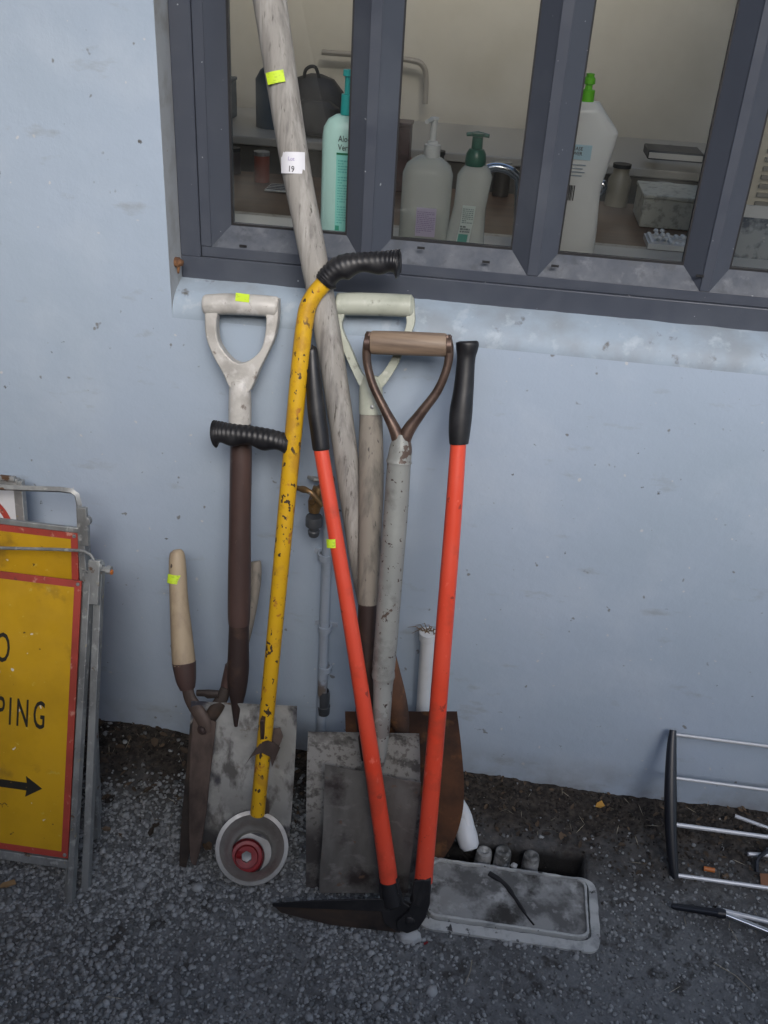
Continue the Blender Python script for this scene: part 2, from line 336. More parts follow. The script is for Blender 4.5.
# brown earth along the foot of the wall
nt = gm.node_tree; N = nt.nodes; L = nt.links; b = N['Principled BSDF']; src = b.inputs['Base Color'].links[0].from_socket
tc = N.new('ShaderNodeTexCoord'); sx = N.new('ShaderNodeSeparateXYZ'); L.new(tc.outputs['Object'], sx.inputs[0])
nz = N.new('ShaderNodeTexNoise'); nz.inputs['Scale'].default_value = 9; nz.inputs['Detail'].default_value = 6; L.new(tc.outputs['Object'], nz.inputs['Vector'])
ma = N.new('ShaderNodeMath'); ma.operation = 'MULTIPLY_ADD'; L.new(nz.outputs['Fac'], ma.inputs[0]); ma.inputs[1].default_value = .22; L.new(sx.outputs['Y'], ma.inputs[2])
mr = N.new('ShaderNodeMapRange'); mr.inputs['From Min'].default_value = -.17; mr.inputs['From Max'].default_value = .03; L.new(ma.outputs[0], mr.inputs['Value'])
nz2 = N.new('ShaderNodeTexNoise'); nz2.inputs['Scale'].default_value = 70; nz2.inputs['Detail'].default_value = 5; L.new(tc.outputs['Object'], nz2.inputs['Vector'])
cr = N.new('ShaderNodeValToRGB'); cr.color_ramp.elements[0].position = .38; cr.color_ramp.elements[0].color = (.014, .011, .009, 1)
cr.color_ramp.elements[1].position = .72; cr.color_ramp.elements[1].color = (.070, .058, .047, 1); L.new(nz2.outputs['Fac'], cr.inputs[0])
mx = N.new('ShaderNodeMix'); mx.data_type = 'RGBA'; L.new(mr.outputs[0], mx.inputs['Factor']); L.new(src, mx.inputs['A']); L.new(cr.outputs[0], mx.inputs['B'])
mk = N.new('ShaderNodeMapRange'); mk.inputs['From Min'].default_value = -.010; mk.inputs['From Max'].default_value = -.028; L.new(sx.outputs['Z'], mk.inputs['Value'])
mm_ = N.new('ShaderNodeMix'); mm_.data_type = 'RGBA'; L.new(mk.outputs[0], mm_.inputs['Factor']); L.new(mx.outputs['Result'], mm_.inputs['A']); mm_.inputs['B'].default_value = (.012, .011, .010, 1)   # shade of the open drain pit painted near black, with soot
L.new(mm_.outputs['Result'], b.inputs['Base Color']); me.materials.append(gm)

def ico():
    t = (1+5**.5)/2
    v = np.array([(-1,t,0),(1,t,0),(-1,-t,0),(1,-t,0),(0,-1,t),(0,1,t),(0,-1,-t),(0,1,-t),(t,0,-1),(t,0,1),(-t,0,-1),(-t,0,1)], float)
    v /= np.linalg.norm(v[0])
    f = np.array([(0,11,5),(0,5,1),(0,1,7),(0,7,10),(0,10,11),(1,5,9),(5,11,4),(11,10,2),(10,7,6),(7,1,8),(3,9,4),(3,4,2),(3,2,6),(3,6,8),(3,8,9),(4,9,5),(2,4,11),(6,2,10),(8,6,7),(9,8,1)])
    return v, f
def scatter(name, pts, sizes, m, flat=.7, sink=.42):
    v0, f0 = ico(); n = len(pts); nv, nf = len(v0), len(f0)
    vs = np.repeat(v0[None], n, 0) * (1 + rng.uniform(-.28, .28, (n, nv, 1)))
    vs *= rng.uniform(.65, 1.15, (n, 1, 3)) * np.array([1, 1, flat])
    a = rng.uniform(0, 2*np.pi, n); b = rng.uniform(-.6, .6, n)
    ca, sa, cb, sb = np.cos(a), np.sin(a), np.cos(b), np.sin(b)
    Rz = np.zeros((n,3,3)); Rz[:,0,0]=ca; Rz[:,0,1]=-sa; Rz[:,1,0]=sa; Rz[:,1,1]=ca; Rz[:,2,2]=1
    Rx = np.zeros((n,3,3)); Rx[:,0,0]=1; Rx[:,1,1]=cb; Rx[:,1,2]=-sb; Rx[:,2,1]=sb; Rx[:,2,2]=cb
    vs = np.einsum('nij,nvj->nvi', Rz@Rx, vs) * np.array(sizes)[:,None,None]
    p = np.array(pts); p[:,2] += np.array(sizes)*(flat*.9-sink); vs += p[:,None,:]
    fs = (f0[None] + (np.arange(n)*nv)[:,None,None]).reshape(-1, 3)
    me = bpy.data.meshes.new(name); me.vertices.add(n*nv); me.vertices.foreach_set('co', vs.ravel())
    me.loops.add(len(fs)*3); me.loops.foreach_set('vertex_index', fs.ravel().astype(np.int32))
    me.polygons.add(len(fs)); me.polygons.foreach_set('loop_start', np.arange(0, len(fs)*3, 3, dtype=np.int32))
    me.update(calc_edges=True); me.validate(); me.materials.append(m)
    o = bpy.data.objects.new(name, me); col.objects.link(o); o['kind'] = 'stuff'; return o
def drainzone(x, y): return -.005 < x < .325 and -.375 < y < -.155
pts = []; sz = []
for _ in range(70000):
    x = random.uniform(-.95, .8); y = random.uniform(-.9, -.01)
    dn = mnoise.noise(Vector((x*6, y*6, 9)))*.5 + .5
    left = .12 + .88*sstep(.14, -.14, x + .25*(dn-.5) + .5*(y+.5))          # loose gravel on the left, trodden earth on the right
    d = .10 + .90*left
    d *= .03 + .97*sstep(-.09, -.26, y+.14*(dn-.5))
    patch = sstep(.26, .10, math.hypot((x+.32)*.9, (y+.50)*1.6)); d *= 1-.55*patch
    if drainzone(x, y): d *= .0
    if random.random() > d: continue
    s = random.choice((.0020, .0026, .0032, .0038, .0045))*random.uniform(.75, 1.2)
    if x < .05: s *= random.uniform(.95, 1.4)
    if random.random() < .012: s *= 1.6
    pts.append((x, y, gh(x, y))); sz.append(s)
gr = scatter('gravel', pts, sz, M['gravel'])
pts = []; sz = []
for _ in range(5000):
    x = random.uniform(-1.0, 1.0); y = random.uniform(-.95, -.005)
    if drainzone(x, y) and random.random() > .15: continue
    pts.append((x, y, gh(x, y))); sz.append(random.uniform(.0008, .0019))
scatter('grit', pts, sz, mat('fine_grit', (.085, .082, .078), .8, island=.6))

pts = []; sz = []
for _ in range(4200):
    x = random.uniform(-.95, .85); y = -.004 - abs(random.gauss(0, .085))
    if drainzone(x, y) and (y < -.226 or random.random() < .3): continue
    pts.append((x, y, gh(x, y))); sz.append(random.uniform(.0015, .0042)*(1.7 if random.random() < .05 else 1))
scatter('soil_clods', pts, sz, mat('dark_soil_clod', (.034, .028, .023), .95, island=.7, bump=((300, .5, .001),)))
# dead leaves and straw
def leaves(name, n, box, m, smin, smax, slim=.5):
    mb = MB()
    for _ in range(n):
        x = random.uniform(box[0], box[1]); y = box[3] - (box[3]-box[2])*random.random()**1.6
        if drainzone(x, y) and random.random() < .7: continue
        z = gh(x, y)+.002+random.random()*.006; s = random.uniform(smin, smax); w = s*slim*random.uniform(.7, 1.2)
        Q = Matrix.Rotation(random.uniform(0, 6.28), 3, 'Z') @ Matrix.Rotation(random.uniform(-.5, .5), 3, 'X') @ Matrix.Rotation(random.uniform(-.5, .5), 3, 'Y')
        c = random.uniform(.1, .5)*w
        loc = Vector((x, y, z)); pr = [(-s,0,0),(-s*.4,w,c),(s*.4,w*.8,c),(s,0,c*.5),(s*.4,-w*.8,c),(-s*.4,-w,c),(0,0,0)]
        mb.add([loc + Q@Vector(p) for p in pr], [(0,6,1),(1,6,2),(2,6,3),(3,6,4),(4,6,5),(5,6,0)])
    o = mb.build(name, m, None, smooth=0); o['kind'] = 'stuff'; return o
leaves('leaf_litter', 520, (-1, 1, -.20, -.006), M['leaf'], .003, .009)
leaves('leaf_fragments', 90, (-1, -.38, -.28, -.006), M['leaf'], .006, .013, .6)
leaves('dry_straw', 190, (-1, 1, -.30, -.006), M['straw'], .005, .016, .045)
leaves('scattered_straw', 40, (-1, 1, -.9, -.2), M['straw'], .004, .02, .03)

# ------------------------------------------------------------------ house: wall, window, room
house = thing('house', 'blue grey rendered house wall with a dark framed window above the tools', 'house', (0,0,0))
OX0, OX1, OZ0, OZ1 = -.511, 1.45, .942, 2.05; WF = .06
X0, X1, ZT = -7.0, 7.0, 2.75
w = MB()
gx = [X0, OX0, OX1, X1]; gz = [-.1, OZ0, OZ1, ZT]
vid = {}
vs = []
for j, z in enumerate(gz):
    for i, x in enumerate(gx): vid[i, j] = len(vs); vs.append((x, 0, z))
w.add(vs, [(vid[i,j], vid[i+1,j], vid[i+1,j+1], vid[i,j+1]) for i in range(3) for j in range(3) if not (i == 1 and j == 1)])
w.add([(X0,0,-.1),(X0,3.1,-.1),(X0,3.1,ZT),(X0,0,ZT)], [(0,1,2,3)]); w.add([(X1,0,-.1),(X1,3.1,-.1),(X1,3.1,ZT),(X1,0,ZT)], [(0,3,2,1)])
w.add([(X0,3.1,-.1),(X1,3.1,-.1),(X1,3.1,ZT),(X0,3.1,ZT)], [(0,3,2,1)])
w.build('wall', M['wall'], house)
j = MB(); j.add([(OX0,0,OZ0),(OX0,WF+.06,OZ0),(OX0,WF+.06,OZ1),(OX0,0,OZ1)], [(0,1,2,3)])
j.add([(OX1,0,OZ0),(OX1,WF+.06,OZ0),(OX1,WF+.06,OZ1),(OX1,0,OZ1)], [(0,3,2,1)]); j.add([(OX0,0,OZ1),(OX1,0,OZ1),(OX1,WF+.06,OZ1),(OX0,WF+.06,OZ1)], [(0,1,2,3)])
j.build('jamb', M['jamb'], house)
s_ = MB(); prof = [(0.0, OZ0), (.0004, OZ0+.005), (.0018, OZ0+.011), (.0045, OZ0+.0175), (.009, OZ0+.0245), (.017, OZ0+.032), (.03, OZ0+.040), (.05, OZ0+.048), (WF+.02, OZ0+.056)]
nn = 90; vs = []
for yy, zz in prof:
    for i in range(nn+1):
        x = OX0 + (OX1-OX0)*i/nn; k = (mnoise.noise(Vector((x*14, yy*30, 1)))*.0022 + mnoise.noise(Vector((x*55, yy*60, 4)))*.0009) if 0 < yy else 0
        vs.append((x, yy, zz+k))
s_.add(vs, [(a*(nn+1)+i, a*(nn+1)+i+1, (a+1)*(nn+1)+i+1, (a+1)*(nn+1)+i) for a in range(len(prof)-1) for i in range(nn)])
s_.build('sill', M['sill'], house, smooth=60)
rf = MB(); rf.box((X0-.3, -.42, ZT+.0), (X1+.3, 3.5, ZT+.14)); roofm = mat('soffit_board', (.45, .45, .43), .7, layers=[((.35,.35,.34), 6, .5, .7, 4)])
# roof with an opening added to let sky light into the room
rf = MB()
for a, bb in (((X0-.3,-.40,ZT),(X1+.3,.6,ZT+.14)), ((X0-.3,1.9,ZT),(X1+.3,3.5,ZT+.14)), ((X0-.3,.6,ZT),(-1.0,1.9,ZT+.14)), ((1.1,.6,ZT),(X1+.3,1.9,ZT+.14))): rf.box(a, bb)
rf.box((X0-.3,-1.35,ZT-.14),(X1+.3,-.401,ZT+.06)); rf.build('roof', roofm, house)  # deep overhang added out of view to cut the top light

win = MB(); FZ0 = .995; FZ1 = OZ1; FX0 = OX0; FX1 = OX1; YF = WF
# rows of panes: inner glass rectangles measured at the glass plane
GZ = 1.079; GT = 1.96
panes = [(-.431, -.240), (-.166, .029), (.103, .300), (.372, .60), (.665, .86), (.93, 1.38)]
BW = .028; YG = .088
beads = [(a-BW, b+BW) for a, b in panes]
fr = MB()
# outer frame: bottom rail in two steps, left stile in two steps, head
fr.box((FX0, YF, FZ0-.012), (FX1, YF+.07, FZ0+.034))
fr.box((FX0, YF, FZ0+.034), (FX0+.034, YF+.07, FZ1)); fr.box((FX1-.034, YF, FZ0+.034), (FX1, YF+.07, FZ1)); fr.box((FX0+.034, YF, FZ1-.04), (FX1-.034, YF+.07, FZ1))
wf = fr.build('window_frame', M['alu'], house, bevel=.0015)
# inner field between the beads
ZB = GZ-BW-.004; fz0 = FZ0+.0345
m2 = MB()
m2.box((FX0+.0345, YF+.004, fz0), (FX1-.0345, YF+.065, ZB))
m2.box((FX0+.0345, YF+.004, GT+BW), (FX1-.0345, YF+.065, FZ1-.0405))
edges = [FX0+.0345] + [q for bd in beads for q in bd] + [FX1-.0345]
m2.build('sash_rail', M['alu'], wf, bevel=.001)
for i in range(0, len(edges), 2):
    if edges[i+1]-edges[i] > .003:
        mm = MB(); mm.box((edges[i], YF+.002, ZB), (edges[i+1], YF+.065, GT+BW)); mm.build('mullion', M['alu'], wf, bevel=.0012)
gl = bpy.data.materials.new('window_glass'); gl.use_nodes = True; nt = gl.node_tree; nt.nodes.clear()
out = nt.nodes.new('ShaderNodeOutputMaterial'); mxs = nt.nodes.new('ShaderNodeMixShader'); tr = nt.nodes.new('ShaderNodeBsdfTransparent'); gs = nt.nodes.new('ShaderNodeBsdfGlossy')
tr.inputs[0].default_value = (.94, .95, .93, 1); gs.inputs['Roughness'].default_value = .004; lw = nt.nodes.new('ShaderNodeFresnel'); lw.inputs[0].default_value = 1.9
nt.links.new(lw.outputs[0], mxs.inputs[0]); nt.links.new(tr.outputs[0], mxs.inputs[1]); nt.links.new(gs.outputs[0], mxs.inputs[2]); df = nt.nodes.new('ShaderNodeBsdfDiffuse'); df.inputs[0].default_value = (.45,.46,.44,1); mx2 = nt.nodes.new('ShaderNodeMixShader')
tcg = nt.nodes.new('ShaderNodeTexCoord'); ng = nt.nodes.new('ShaderNodeTexNoise'); ng.inputs['Scale'].default_value = 9; ng.inputs['Detail'].default_value = 9; mg = nt.nodes.new('ShaderNodeMapRange')
mg.inputs['From Min'].default_value = .45; mg.inputs['From Max'].default_value = .72; mg.inputs['To Min'].default_value = .006; mg.inputs['To Max'].default_value = .09
nt.links.new(tcg.outputs['Object'], ng.inputs['Vector']); nt.links.new(ng.outputs['Fac'], mg.inputs['Value']); nt.links.new(mg.outputs[0], mx2.inputs[0])
nt.links.new(mxs.outputs[0], mx2.inputs[1]); nt.links.new(df.outputs[0], mx2.inputs[2]); nt.links.new(mx2.outputs[0], out.inputs[0])
for (a, b_), (ba, bb) in zip(panes, beads):
    g = MB(); o4 = [(ba, YF+.004, ZB), (bb, YF+.004, ZB), (bb, YF+.004, GT+BW), (ba, YF+.004, GT+BW)]; i4 = [(a, YG, GZ), (b_, YG, GZ), (b_, YG, GT), (a, YG, GT)]
    i5 = [(x, YG+.02, z) for x, y, z in i4]; o5 = [(x, YG+.02, z) for x, y, z in o4]
    for k in range(4):
        g.cm = 1 if k == 0 else 0
        g.add([o4[k], o4[(k+1)%4], i4[(k+1)%4], i4[k]], [(0,1,2,3)])
        g.add([i4[k], i4[(k+1)%4], i5[(k+1)%4], i5[k]], [(0,1,2,3)]); g.add([o5[k], o5[(k+1)%4], i5[(k+1)%4], i5[k]], [(0,1,2,3)])
    g.build('glazing_bead', [M['alu'], M['alu_dusty']], wf, smooth=0)
    sl = MB(); t = .003
    for A, B in (((a-.001, YG-.0005, GZ-.001), (b_+.001, YG+.003, GZ+t)), ((a-.001, YG-.0005, GZ+t), (a+t*.7, YG+.003, GT)), ((b_-t*.7, YG-.0005, GZ+t), (b_+.001, YG+.003, GT))): sl.box(A, B)
    sl.build('glazing_seal', M['seal'], wf, smooth=0)
    p = MB(); p.add([(a, YG+.0045, GZ), (b_, YG+.0045, GZ), (b_, YG+.0045, GT), (a, YG+.0045, GT)], [(0,1,2,3)]); p.build('pane', gl, wf, smooth=0)
# mitre joints at the mullion feet and drain slots
for px, py in ((243, 246), (421, 248), (555, 266), (486, 262), (700, 276)):
    p = P(px, py, YF+.0035 if py < 262 else YF); ds = MB(); ds.box((p.x-.006, p.y-.0006, p.z-.0018), (p.x+.006, p.y+.001, p.z+.0018)); ds.build('drain_slot', M['seal'], wf, smooth=0)

room_wall = mat('beige_room_paint', (.64, .60, .50), .7, layers=[((.58, .54, .44), 3, .45, .7, 4)])
room = MB(); RX0, RX1, RY, RZ = -1.9, 2.3, 2.75, 2.6
room.add([(RX0,RY,0),(RX1,RY,0),(RX1,RY,RZ),(RX0,RY,RZ)], [(0,1,2,3)]); room.add([(RX0,.14,0),(RX0,RY,0),(RX0,RY,RZ),(RX0,.14,RZ)], [(0,1,2,3)])
room.add([(RX1,.14,0),(RX1,RY,0),(RX1,RY,RZ),(RX1,.14,RZ)], [(0,3,2,1)])
room.add([(RX0,.135,0),(RX1,.135,0),(RX1,.135,FZ0),(RX0,.135,FZ0)], [(0,3,2,1)])
room.add([(RX0,.135,0),(OX0,.135,0),(OX0,.135,RZ),(RX0,.135,RZ)], [(0,3,2,1)])
room.build('room_wall', room_wall, house, smooth=0)
fl = MB(); fl.box((RX0,.14,-.02), (RX1,RY,0.01)); fl.build('room_floor', mat('brown_lino', (.16,.11,.075), .5), house)
rl = MB(); rl.tube(spline([tuple(P(a, b_, 2.70)) for a, b_ in ((322,52),(360,55),(410,60),(423,66),(426,80),(425,104))], 6), .011, 8); rl.build('wall_rail', mat('rail_beige', (.33,.30,.25), .5), house)
isl = MB(); isl.box((FX0+.01, .131, 1.0), (FX1, .26, 1.055)); isl.build('inner_sill', mat('inner_sill_paint', (.45,.46,.45), .4), house, bevel=.002)

# ------------------------------------------------------------------ furniture in the room
def simple_table(name, label, x0, x1, y0, y1, z, m, legm):
    t = thing(name, label, 'table', ((x0+x1)/2, (y0+y1)/2, .01))
    a = MB(); a.box((x0,y0,z-.03),(x1,y1,z)); a.build('table_top', m, t, bevel=.003)
    for x in (x0+.04, x1-.04):
        for y in (y0+.04, y1-.04):
            a = MB(); a.box((x-.02,y-.02,.011),(x+.02,y+.02,z-.031)); a.build('leg', legm, t)
    return t
brown = mat('stained_timber', (.13, .075, .045), .45, layers=[((.08,.045,.03), 14, .45, .65, 5, (.1,1,1))])
steel = mat('sink_steel', (.42,.44,.45), .3, .9)
simple_table('work_table', 'brown timber table with odds and ends on it inside the room', -1.2, 1.2, 1.15, 1.85, .80, brown, brown)
cab = thing('sideboard', 'grey low sideboard against the beige back wall of the room', 'cabinet', (.2, 2.3, .01))
a = MB(); a.box((-1.5, 2.0, .012), (1.9, 2.6, .86)); a.build('carcass', mat('grey_cabinet', (.10,.095,.085), .5), cab, bevel=.004)
a = MB(); a.box((-1.52, 1.98, .861), (1.92, 2.62, .89)); a.build('counter_top', mat('pale_counter', (.36,.35,.32), .4), cab, bevel=.004)
bench = thing('sink_bench', 'pale bench with a stainless steel sink right behind the window', 'bench', (.3,.6,.01))
a = MB()
for A, B in (((-1.5,.27,.86),(.18,.9,.90)), ((.52,.27,.86),(1.9,.9,.90)), ((.18,.27,.86),(.52,.42,.90)), ((.18,.8,.86),(.52,.9,.90))): a.box(A, B)
a.build('bench_top', mat('stone_bench', (.32,.31,.28), .35, layers=[((.2,.19,.17), 60, .5, .6, 3)]), bench)
a = MB(); a.box((-1.48,.29,.012),(1.88,.86,.70)); a.build('bench_cupboard', mat('cupboard_white', (.4,.39,.36), .5), bench)
a = MB()
q = [(.18,.42),(.52,.42),(.52,.80),(.18,.80)]
a.add([(x,y,.903) for x,y in q]+[(x*.92+.028,y*.92+.05,.76) for x,y in q], [(k,(k+1)%4,4+(k+1)%4,4+k) for k in range(4)]+[(4,5,6,7)])
for x0,y0,x1,y1 in ((.165,.405,.535,.42),(.165,.8,.535,.815),(.165,.42,.18,.8),(.52,.42,.535,.8)): a.box((x0,y0,.901),(x1,y1,.907))
a.build('sink_bowl', steel, bench, smooth=0)
def inside_tap(px0, py0, px1, py1, Y, label):
    t = thing('mixer_tap', label, 'tap', P(px1, py1, Y), 'chrome taps behind the glass')
    a, b_ = P(px0, py0, Y), P(px1, py1, Y)
    mb = MB(); mb.tube([tuple(q) for q in spline([tuple(a+Vector((-.03,0,-.01))), tuple(a), tuple((a+b_)/2+Vector((.01,0,.012))), tuple(b_), (b_.x+.012, b_.y, .92)], 6)], .0085, 12)
    mb.build('spout', M['chrome'], t)
    mb = MB(); mb.lathe((b_.x+.012, b_.y, .901), (0,0,1), [(0,0),(0,.026),(.012,.024),(.04,.016),(.06,.014),(.06,0)]); mb.build('base', M['chrome'], t)
inside_tap(497, 167, 519, 194, .34, 'curved chrome tap just right of the green capped bottle')
inside_tap(602, 184, 585, 212, .33, 'grey tap spout just right of the white detergent bottle')

# bottles on the sill -------------------------------------------------
def flatlathe(mb, base, prof, ex, ey, n=36, power=2.0, shear=None):
    """bottle body: (z, halfwidth) with a superellipse cross-section; shear(z)->(cx)"""
    vs = []; fs = []
    for z, r in prof:
        cx = shear(z) if shear else 0
        for k in range(n):
            a = 2*math.pi*k/n; c, s = math.cos(a), math.sin(a)
            vs.append(Vector(base)+Vector((cx+math.copysign(abs(c)**(2/power), c)*r*ex, math.copysign(abs(s)**(2/power), s)*r*ey, z)))
    m = len(prof)
    for i in range(m-1):
        for k in range(n): fs.append((i*n+k, i*n+(k+1)%n, (i+1)*n+(k+1)%n, (i+1)*n+k))
    fs += [tuple(range(n-1,-1,-1)), tuple((m-1)*n+k for k in range(n))]
    return mb.add(vs, fs)
def plastic(name, c, rough=.35, trans=0.0, **k):
    m = mat(name, c, rough, **k)
    b = m.node_tree.nodes['Principled BSDF']; b.inputs['Transmission Weight'].default_value = trans; b.inputs['IOR'].default_value = 1.2 if trans else 1.45
    return m
SZ = 1.0565
def bpos(px, Y): return P(px, 240, Y).x
YB = .160
grp = 'bottles on the window sill'
# helper to get z for a pixel row at the bottles' depth
def zz(px, py, Y=YB): return P(px, py, Y).z - SZ
def fineprint(parent, x0, x1, z0, z1, rows, y, c, hh=.45):
    mb = MB(); st = (z1-z0)/rows; rr_ = random.Random(int(x0*1e5) & 0xffff)
    for k in range(rows):
        x = x0; z = z0+st*k
        while x < x1 - .001:
            w_ = min(rr_.uniform(.0012, .0048), x1-x); mb.box((x, y-.0004, z), (x+w_, y+.0008, z+st*hh)); x += w_+rr_.uniform(.0006, .0012)
            if rr_.random() < .06: break
    return mb.build('small_print', mat('print_ink', c, .6) if isinstance(c, tuple) else c, parent, smooth=0)
# 1 aqua lotion bottle
bx = bpos(341, YB); t = thing('pump_bottle', 'large pale aqua lotion bottle with teal pump beside the left mullion', 'bottle', (bx, YB, SZ), grp)
zt = zz(341, 114); W = rad(Vector((bx,YB,1.15)), 43)
mb = MB(); flatlathe(mb, (bx,YB,SZ), [(0,W*.9),(.004,W),(zt-.035,W*.99),(zt-.02,W*.93),(zt-.008,W*.74),(zt-.001,W*.42),(zt,W*.3)], 1, .62, power=2.8)
aq = plastic('aqua_plastic', (.42,.66,.64), .35); mb.build('bottle_body', aq, t)
teal = plastic('teal_plastic', (.03,.42,.42), .35)
mb = MB(); mb.lathe((bx+.004,YB,SZ+zt), (0,0,1), [(0,0),(0,.0115),(.03,.0105),(.031,.006),(.056,.0055),(.057,.009),(.066,.0085),(.067,0)], 20); mb.tube([(bx+.004,YB,SZ+zt+.062),(bx+.04,YB-.01,SZ+zt+.058)], .004, 10)
mb.build('pump', teal, t)
mb = MB(); yl = YB-W*.62-.0006
mb.box((bx-.008, yl-.0006, SZ+.012), (bx+.026, yl+.002, SZ+zt-.055)); lab = mb.build('front_label', plastic('aqua_label', (.22,.60,.56), .45), t)
fineprint(t, bx-.005, bx+.024, SZ+.028, SZ+zt-.064, 24, yl-.0008, (.10,.40,.38))
text('lettering', 'Aloe\nVera', M['ink'], t, (bx-.006, yl-.0002, SZ+zt-.038), (1,0,0), (0,0,1), .0095, .8)
mb = MB(); mb.box((bx-.008, yl-.0014, SZ+zt-.058), (bx+.026, yl-.0007, SZ+zt-.055)); mb.build('label_band', plastic('label_green', (.02,.16,.08)), t)
mb = MB(); mb.box((bx-.007, yl-.0014, SZ+.016), (bx-.0005, yl-.0007, SZ+.024)); mb.build('label_emblem', plastic('emblem_green', (.03,.28,.20)), t)
# 2 clear squat bottle
clearp = plastic('clear_plastic', (.90,.94,.91), .2, trans=.55)
bx = bpos(423, YB); t = thing('pump_bottle', 'squat clear plastic bottle with white pump and lilac label on the sill', 'bottle', (bx, YB, SZ), grp)
zt = zz(425, 155); W = rad(Vector((bx,YB,1.12)), 50)
mb = MB(); flatlathe(mb, (bx,YB,SZ), [(0,W*.92),(.004,W),(zt-.028,W*.99),(zt-.014,W*.86),(zt-.004,W*.55),(zt,W*.34)], 1, .7, power=2.6); mb.build('bottle_body', clearp, t)
mb = MB(); flatlathe(mb, (bx,YB,SZ+.003), [(0,W*.9),(zt*.36,W*.93)], 1, .66, power=2.6); mb.build('liquid', plastic('pale_liquid', (.80,.84,.80), .25, trans=.35), t)
whp = plastic('white_plastic', (.70,.72,.72), .35)
mb = MB(); mb.lathe((bx+.004,YB,SZ+zt-.002), (0,0,1), [(0,0),(0,.0135),(.019,.0130),(.020,.009),(.024,.0085),(.025,.0050),(.056,.0056),(.057,.0075),(.060,.0075),(.061,0)], 20); mb.tube([(bx+.004,YB,SZ+zt+.056),(bx-.006,YB-.025,SZ+zt+.054)], .0035, 8)
mb.build('pump', whp, t)
yl = YB-W*.7-.0008; mb = MB(); mb.box((bx-.012, yl-.0006, SZ+.020), (bx+.0205, yl+.003, SZ+.066)); lab = mb.build('front_label', plastic('lilac_label', (.62,.56,.74), .45), t)
fineprint(t, bx-.0105, bx+.019, SZ+.026, SZ+.062, 12, yl-.0008, (.36,.30,.50))
# 3 green foam pump
bx = bpos(466, YB); t = thing('pump_bottle', 'small clear bottle with dark green pump cap between the clear bottle and the tap', 'bottle', (bx, YB, SZ), grp)
zt = zz(476, 164); W = rad(Vector((bx,YB,1.12)), 35)
mb = MB(); flatlathe(mb, (bx,YB,SZ), [(0,W*1.12),(.004,W*1.2),(.02,W*1.1),(zt*.5,W*.92),(zt-.018,W*.98),(zt-.008,W*.8),(zt,W*.55)], 1, .7, power=2.6, shear=lambda z: (-.004+.07*z)); mb.build('bottle_body', clearp, t)
dg = plastic('dark_green_plastic', (.012,.11,.07), .3)
mb = MB(); mb.lathe((bx+.003,YB,SZ+zt-.002), (0,0,1), [(0,0),(0,.0165),(.008,.0170),(.018,.0160),(.025,.012),(.026,.0090),(.044,.0085),(.045,.0115),(.0495,.0118),(.051,0)], 24); mb.tube([(bx-.015,YB-.004,SZ+zt+.0445),(bx+.003,YB,SZ+zt+.046),(bx+.021,YB-.004,SZ+zt+.0445)], [.003,.004,.003], 8)
mb.build('pump', dg, t)
yl = YB-W*.7-.003
mb = MB(); A = [(bx-.0100, yl, SZ+.074),(bx-.0115, yl, SZ+.045),(bx-.017, yl-.002, SZ+.006)]; B = [(bx+.0115, yl, SZ+.074),(bx+.0095, yl, SZ+.045),(bx+.004, yl-.002, SZ+.006)]
mb.strip(A, B, (0,-1,0), .001); mb.build('front_label', plastic('pale_mint_label', (.68,.76,.74), .45), t)
mb = MB(); mb.strip([(bx-.0125,yl-.0016,SZ+.028),(bx-.0145,yl-.0026,SZ+.010)], [(bx+.003,yl-.0016,SZ+.028),(bx+.001,yl-.0026,SZ+.010)], (0,-1,0), .0006); mb.build('label_band', plastic('mint_band', (.15,.45,.38)), t)
fineprint(t, bx-.0090, bx+.0085, SZ+.046, SZ+.071, 8, yl-.0008, (.30,.38,.38)); fineprint(t, bx-.0110, bx+.0050, SZ+.031, SZ+.043, 3, yl-.0016, (.20,.24,.25), .6)
# 4 white detergent bottle
YD = .150; bx = bpos(567, YD); t = thing('pump_bottle', 'tall white detergent bottle with sloping shoulder and bright green cap', 'bottle', (bx, YD, SZ), grp)
zt = zz(590, 100, YD); W = rad(Vector((bx,YD,1.15)), 50)
def prf(pts): return spline(pts, 5)
rows = prf([(0,-1.,1.05),(.008,-1.08,1.14),(.05,-1.1,1.12),(zt*.45,-1.1,1.02),(zt*.60,-1.1,1.14),(zt*.78,-1.1,1.30),(zt*.83,-1.08,1.29),(zt*.92,-.85,.82),(zt-.002,-.42,.46)])
mb = MB(); vs = []; n = 32
for z, a, b_ in rows:
    cx = (a+b_)/2*W; hw = (b_-a)/2*W
    for k in range(n):
        th = 2*math.pi*k/n; c, s = math.cos(th), math.sin(th)
        vs.append((bx+cx+math.copysign(abs(c)**.75, c)*hw, YD+math.copysign(abs(s)**.75, s)*W*.5*min(1, hw/W*1.4), SZ+z))
m_ = len(rows); mb.add(vs, [(i*n+k, i*n+(k+1)%n, (i+1)*n+(k+1)%n, (i+1)*n+k) for i in range(m_-1) for k in range(n)] + [tuple(range(n-1,-1,-1)), tuple((m_-1)*n+k for k in range(n))])
mb.build('bottle_body', plastic('white_hdpe', (.78,.80,.81), .35), t)
mb = MB(); mb.lathe((bx-.002,YD,SZ+zt-.003), (0,0,1), [(0,0),(0,.0110),(.017,.0105),(.018,.006),(.024,.0055),(.026,.009),(.033,.0085),(.036,.006),(.040,.0065),(.041,0)], 20); mb.build('cap', plastic('lime_cap', (.16,.62,.03), .35), t)
yl = YD-W*.5-.0012
mb = MB(); mb.box((bx-.024, yl-.0004, SZ+zt*.655), (bx+.0155, yl+.003, SZ+zt*.745)); mb.build('front_label', plastic('blue_label', (.40,.62,.75), .45), t)
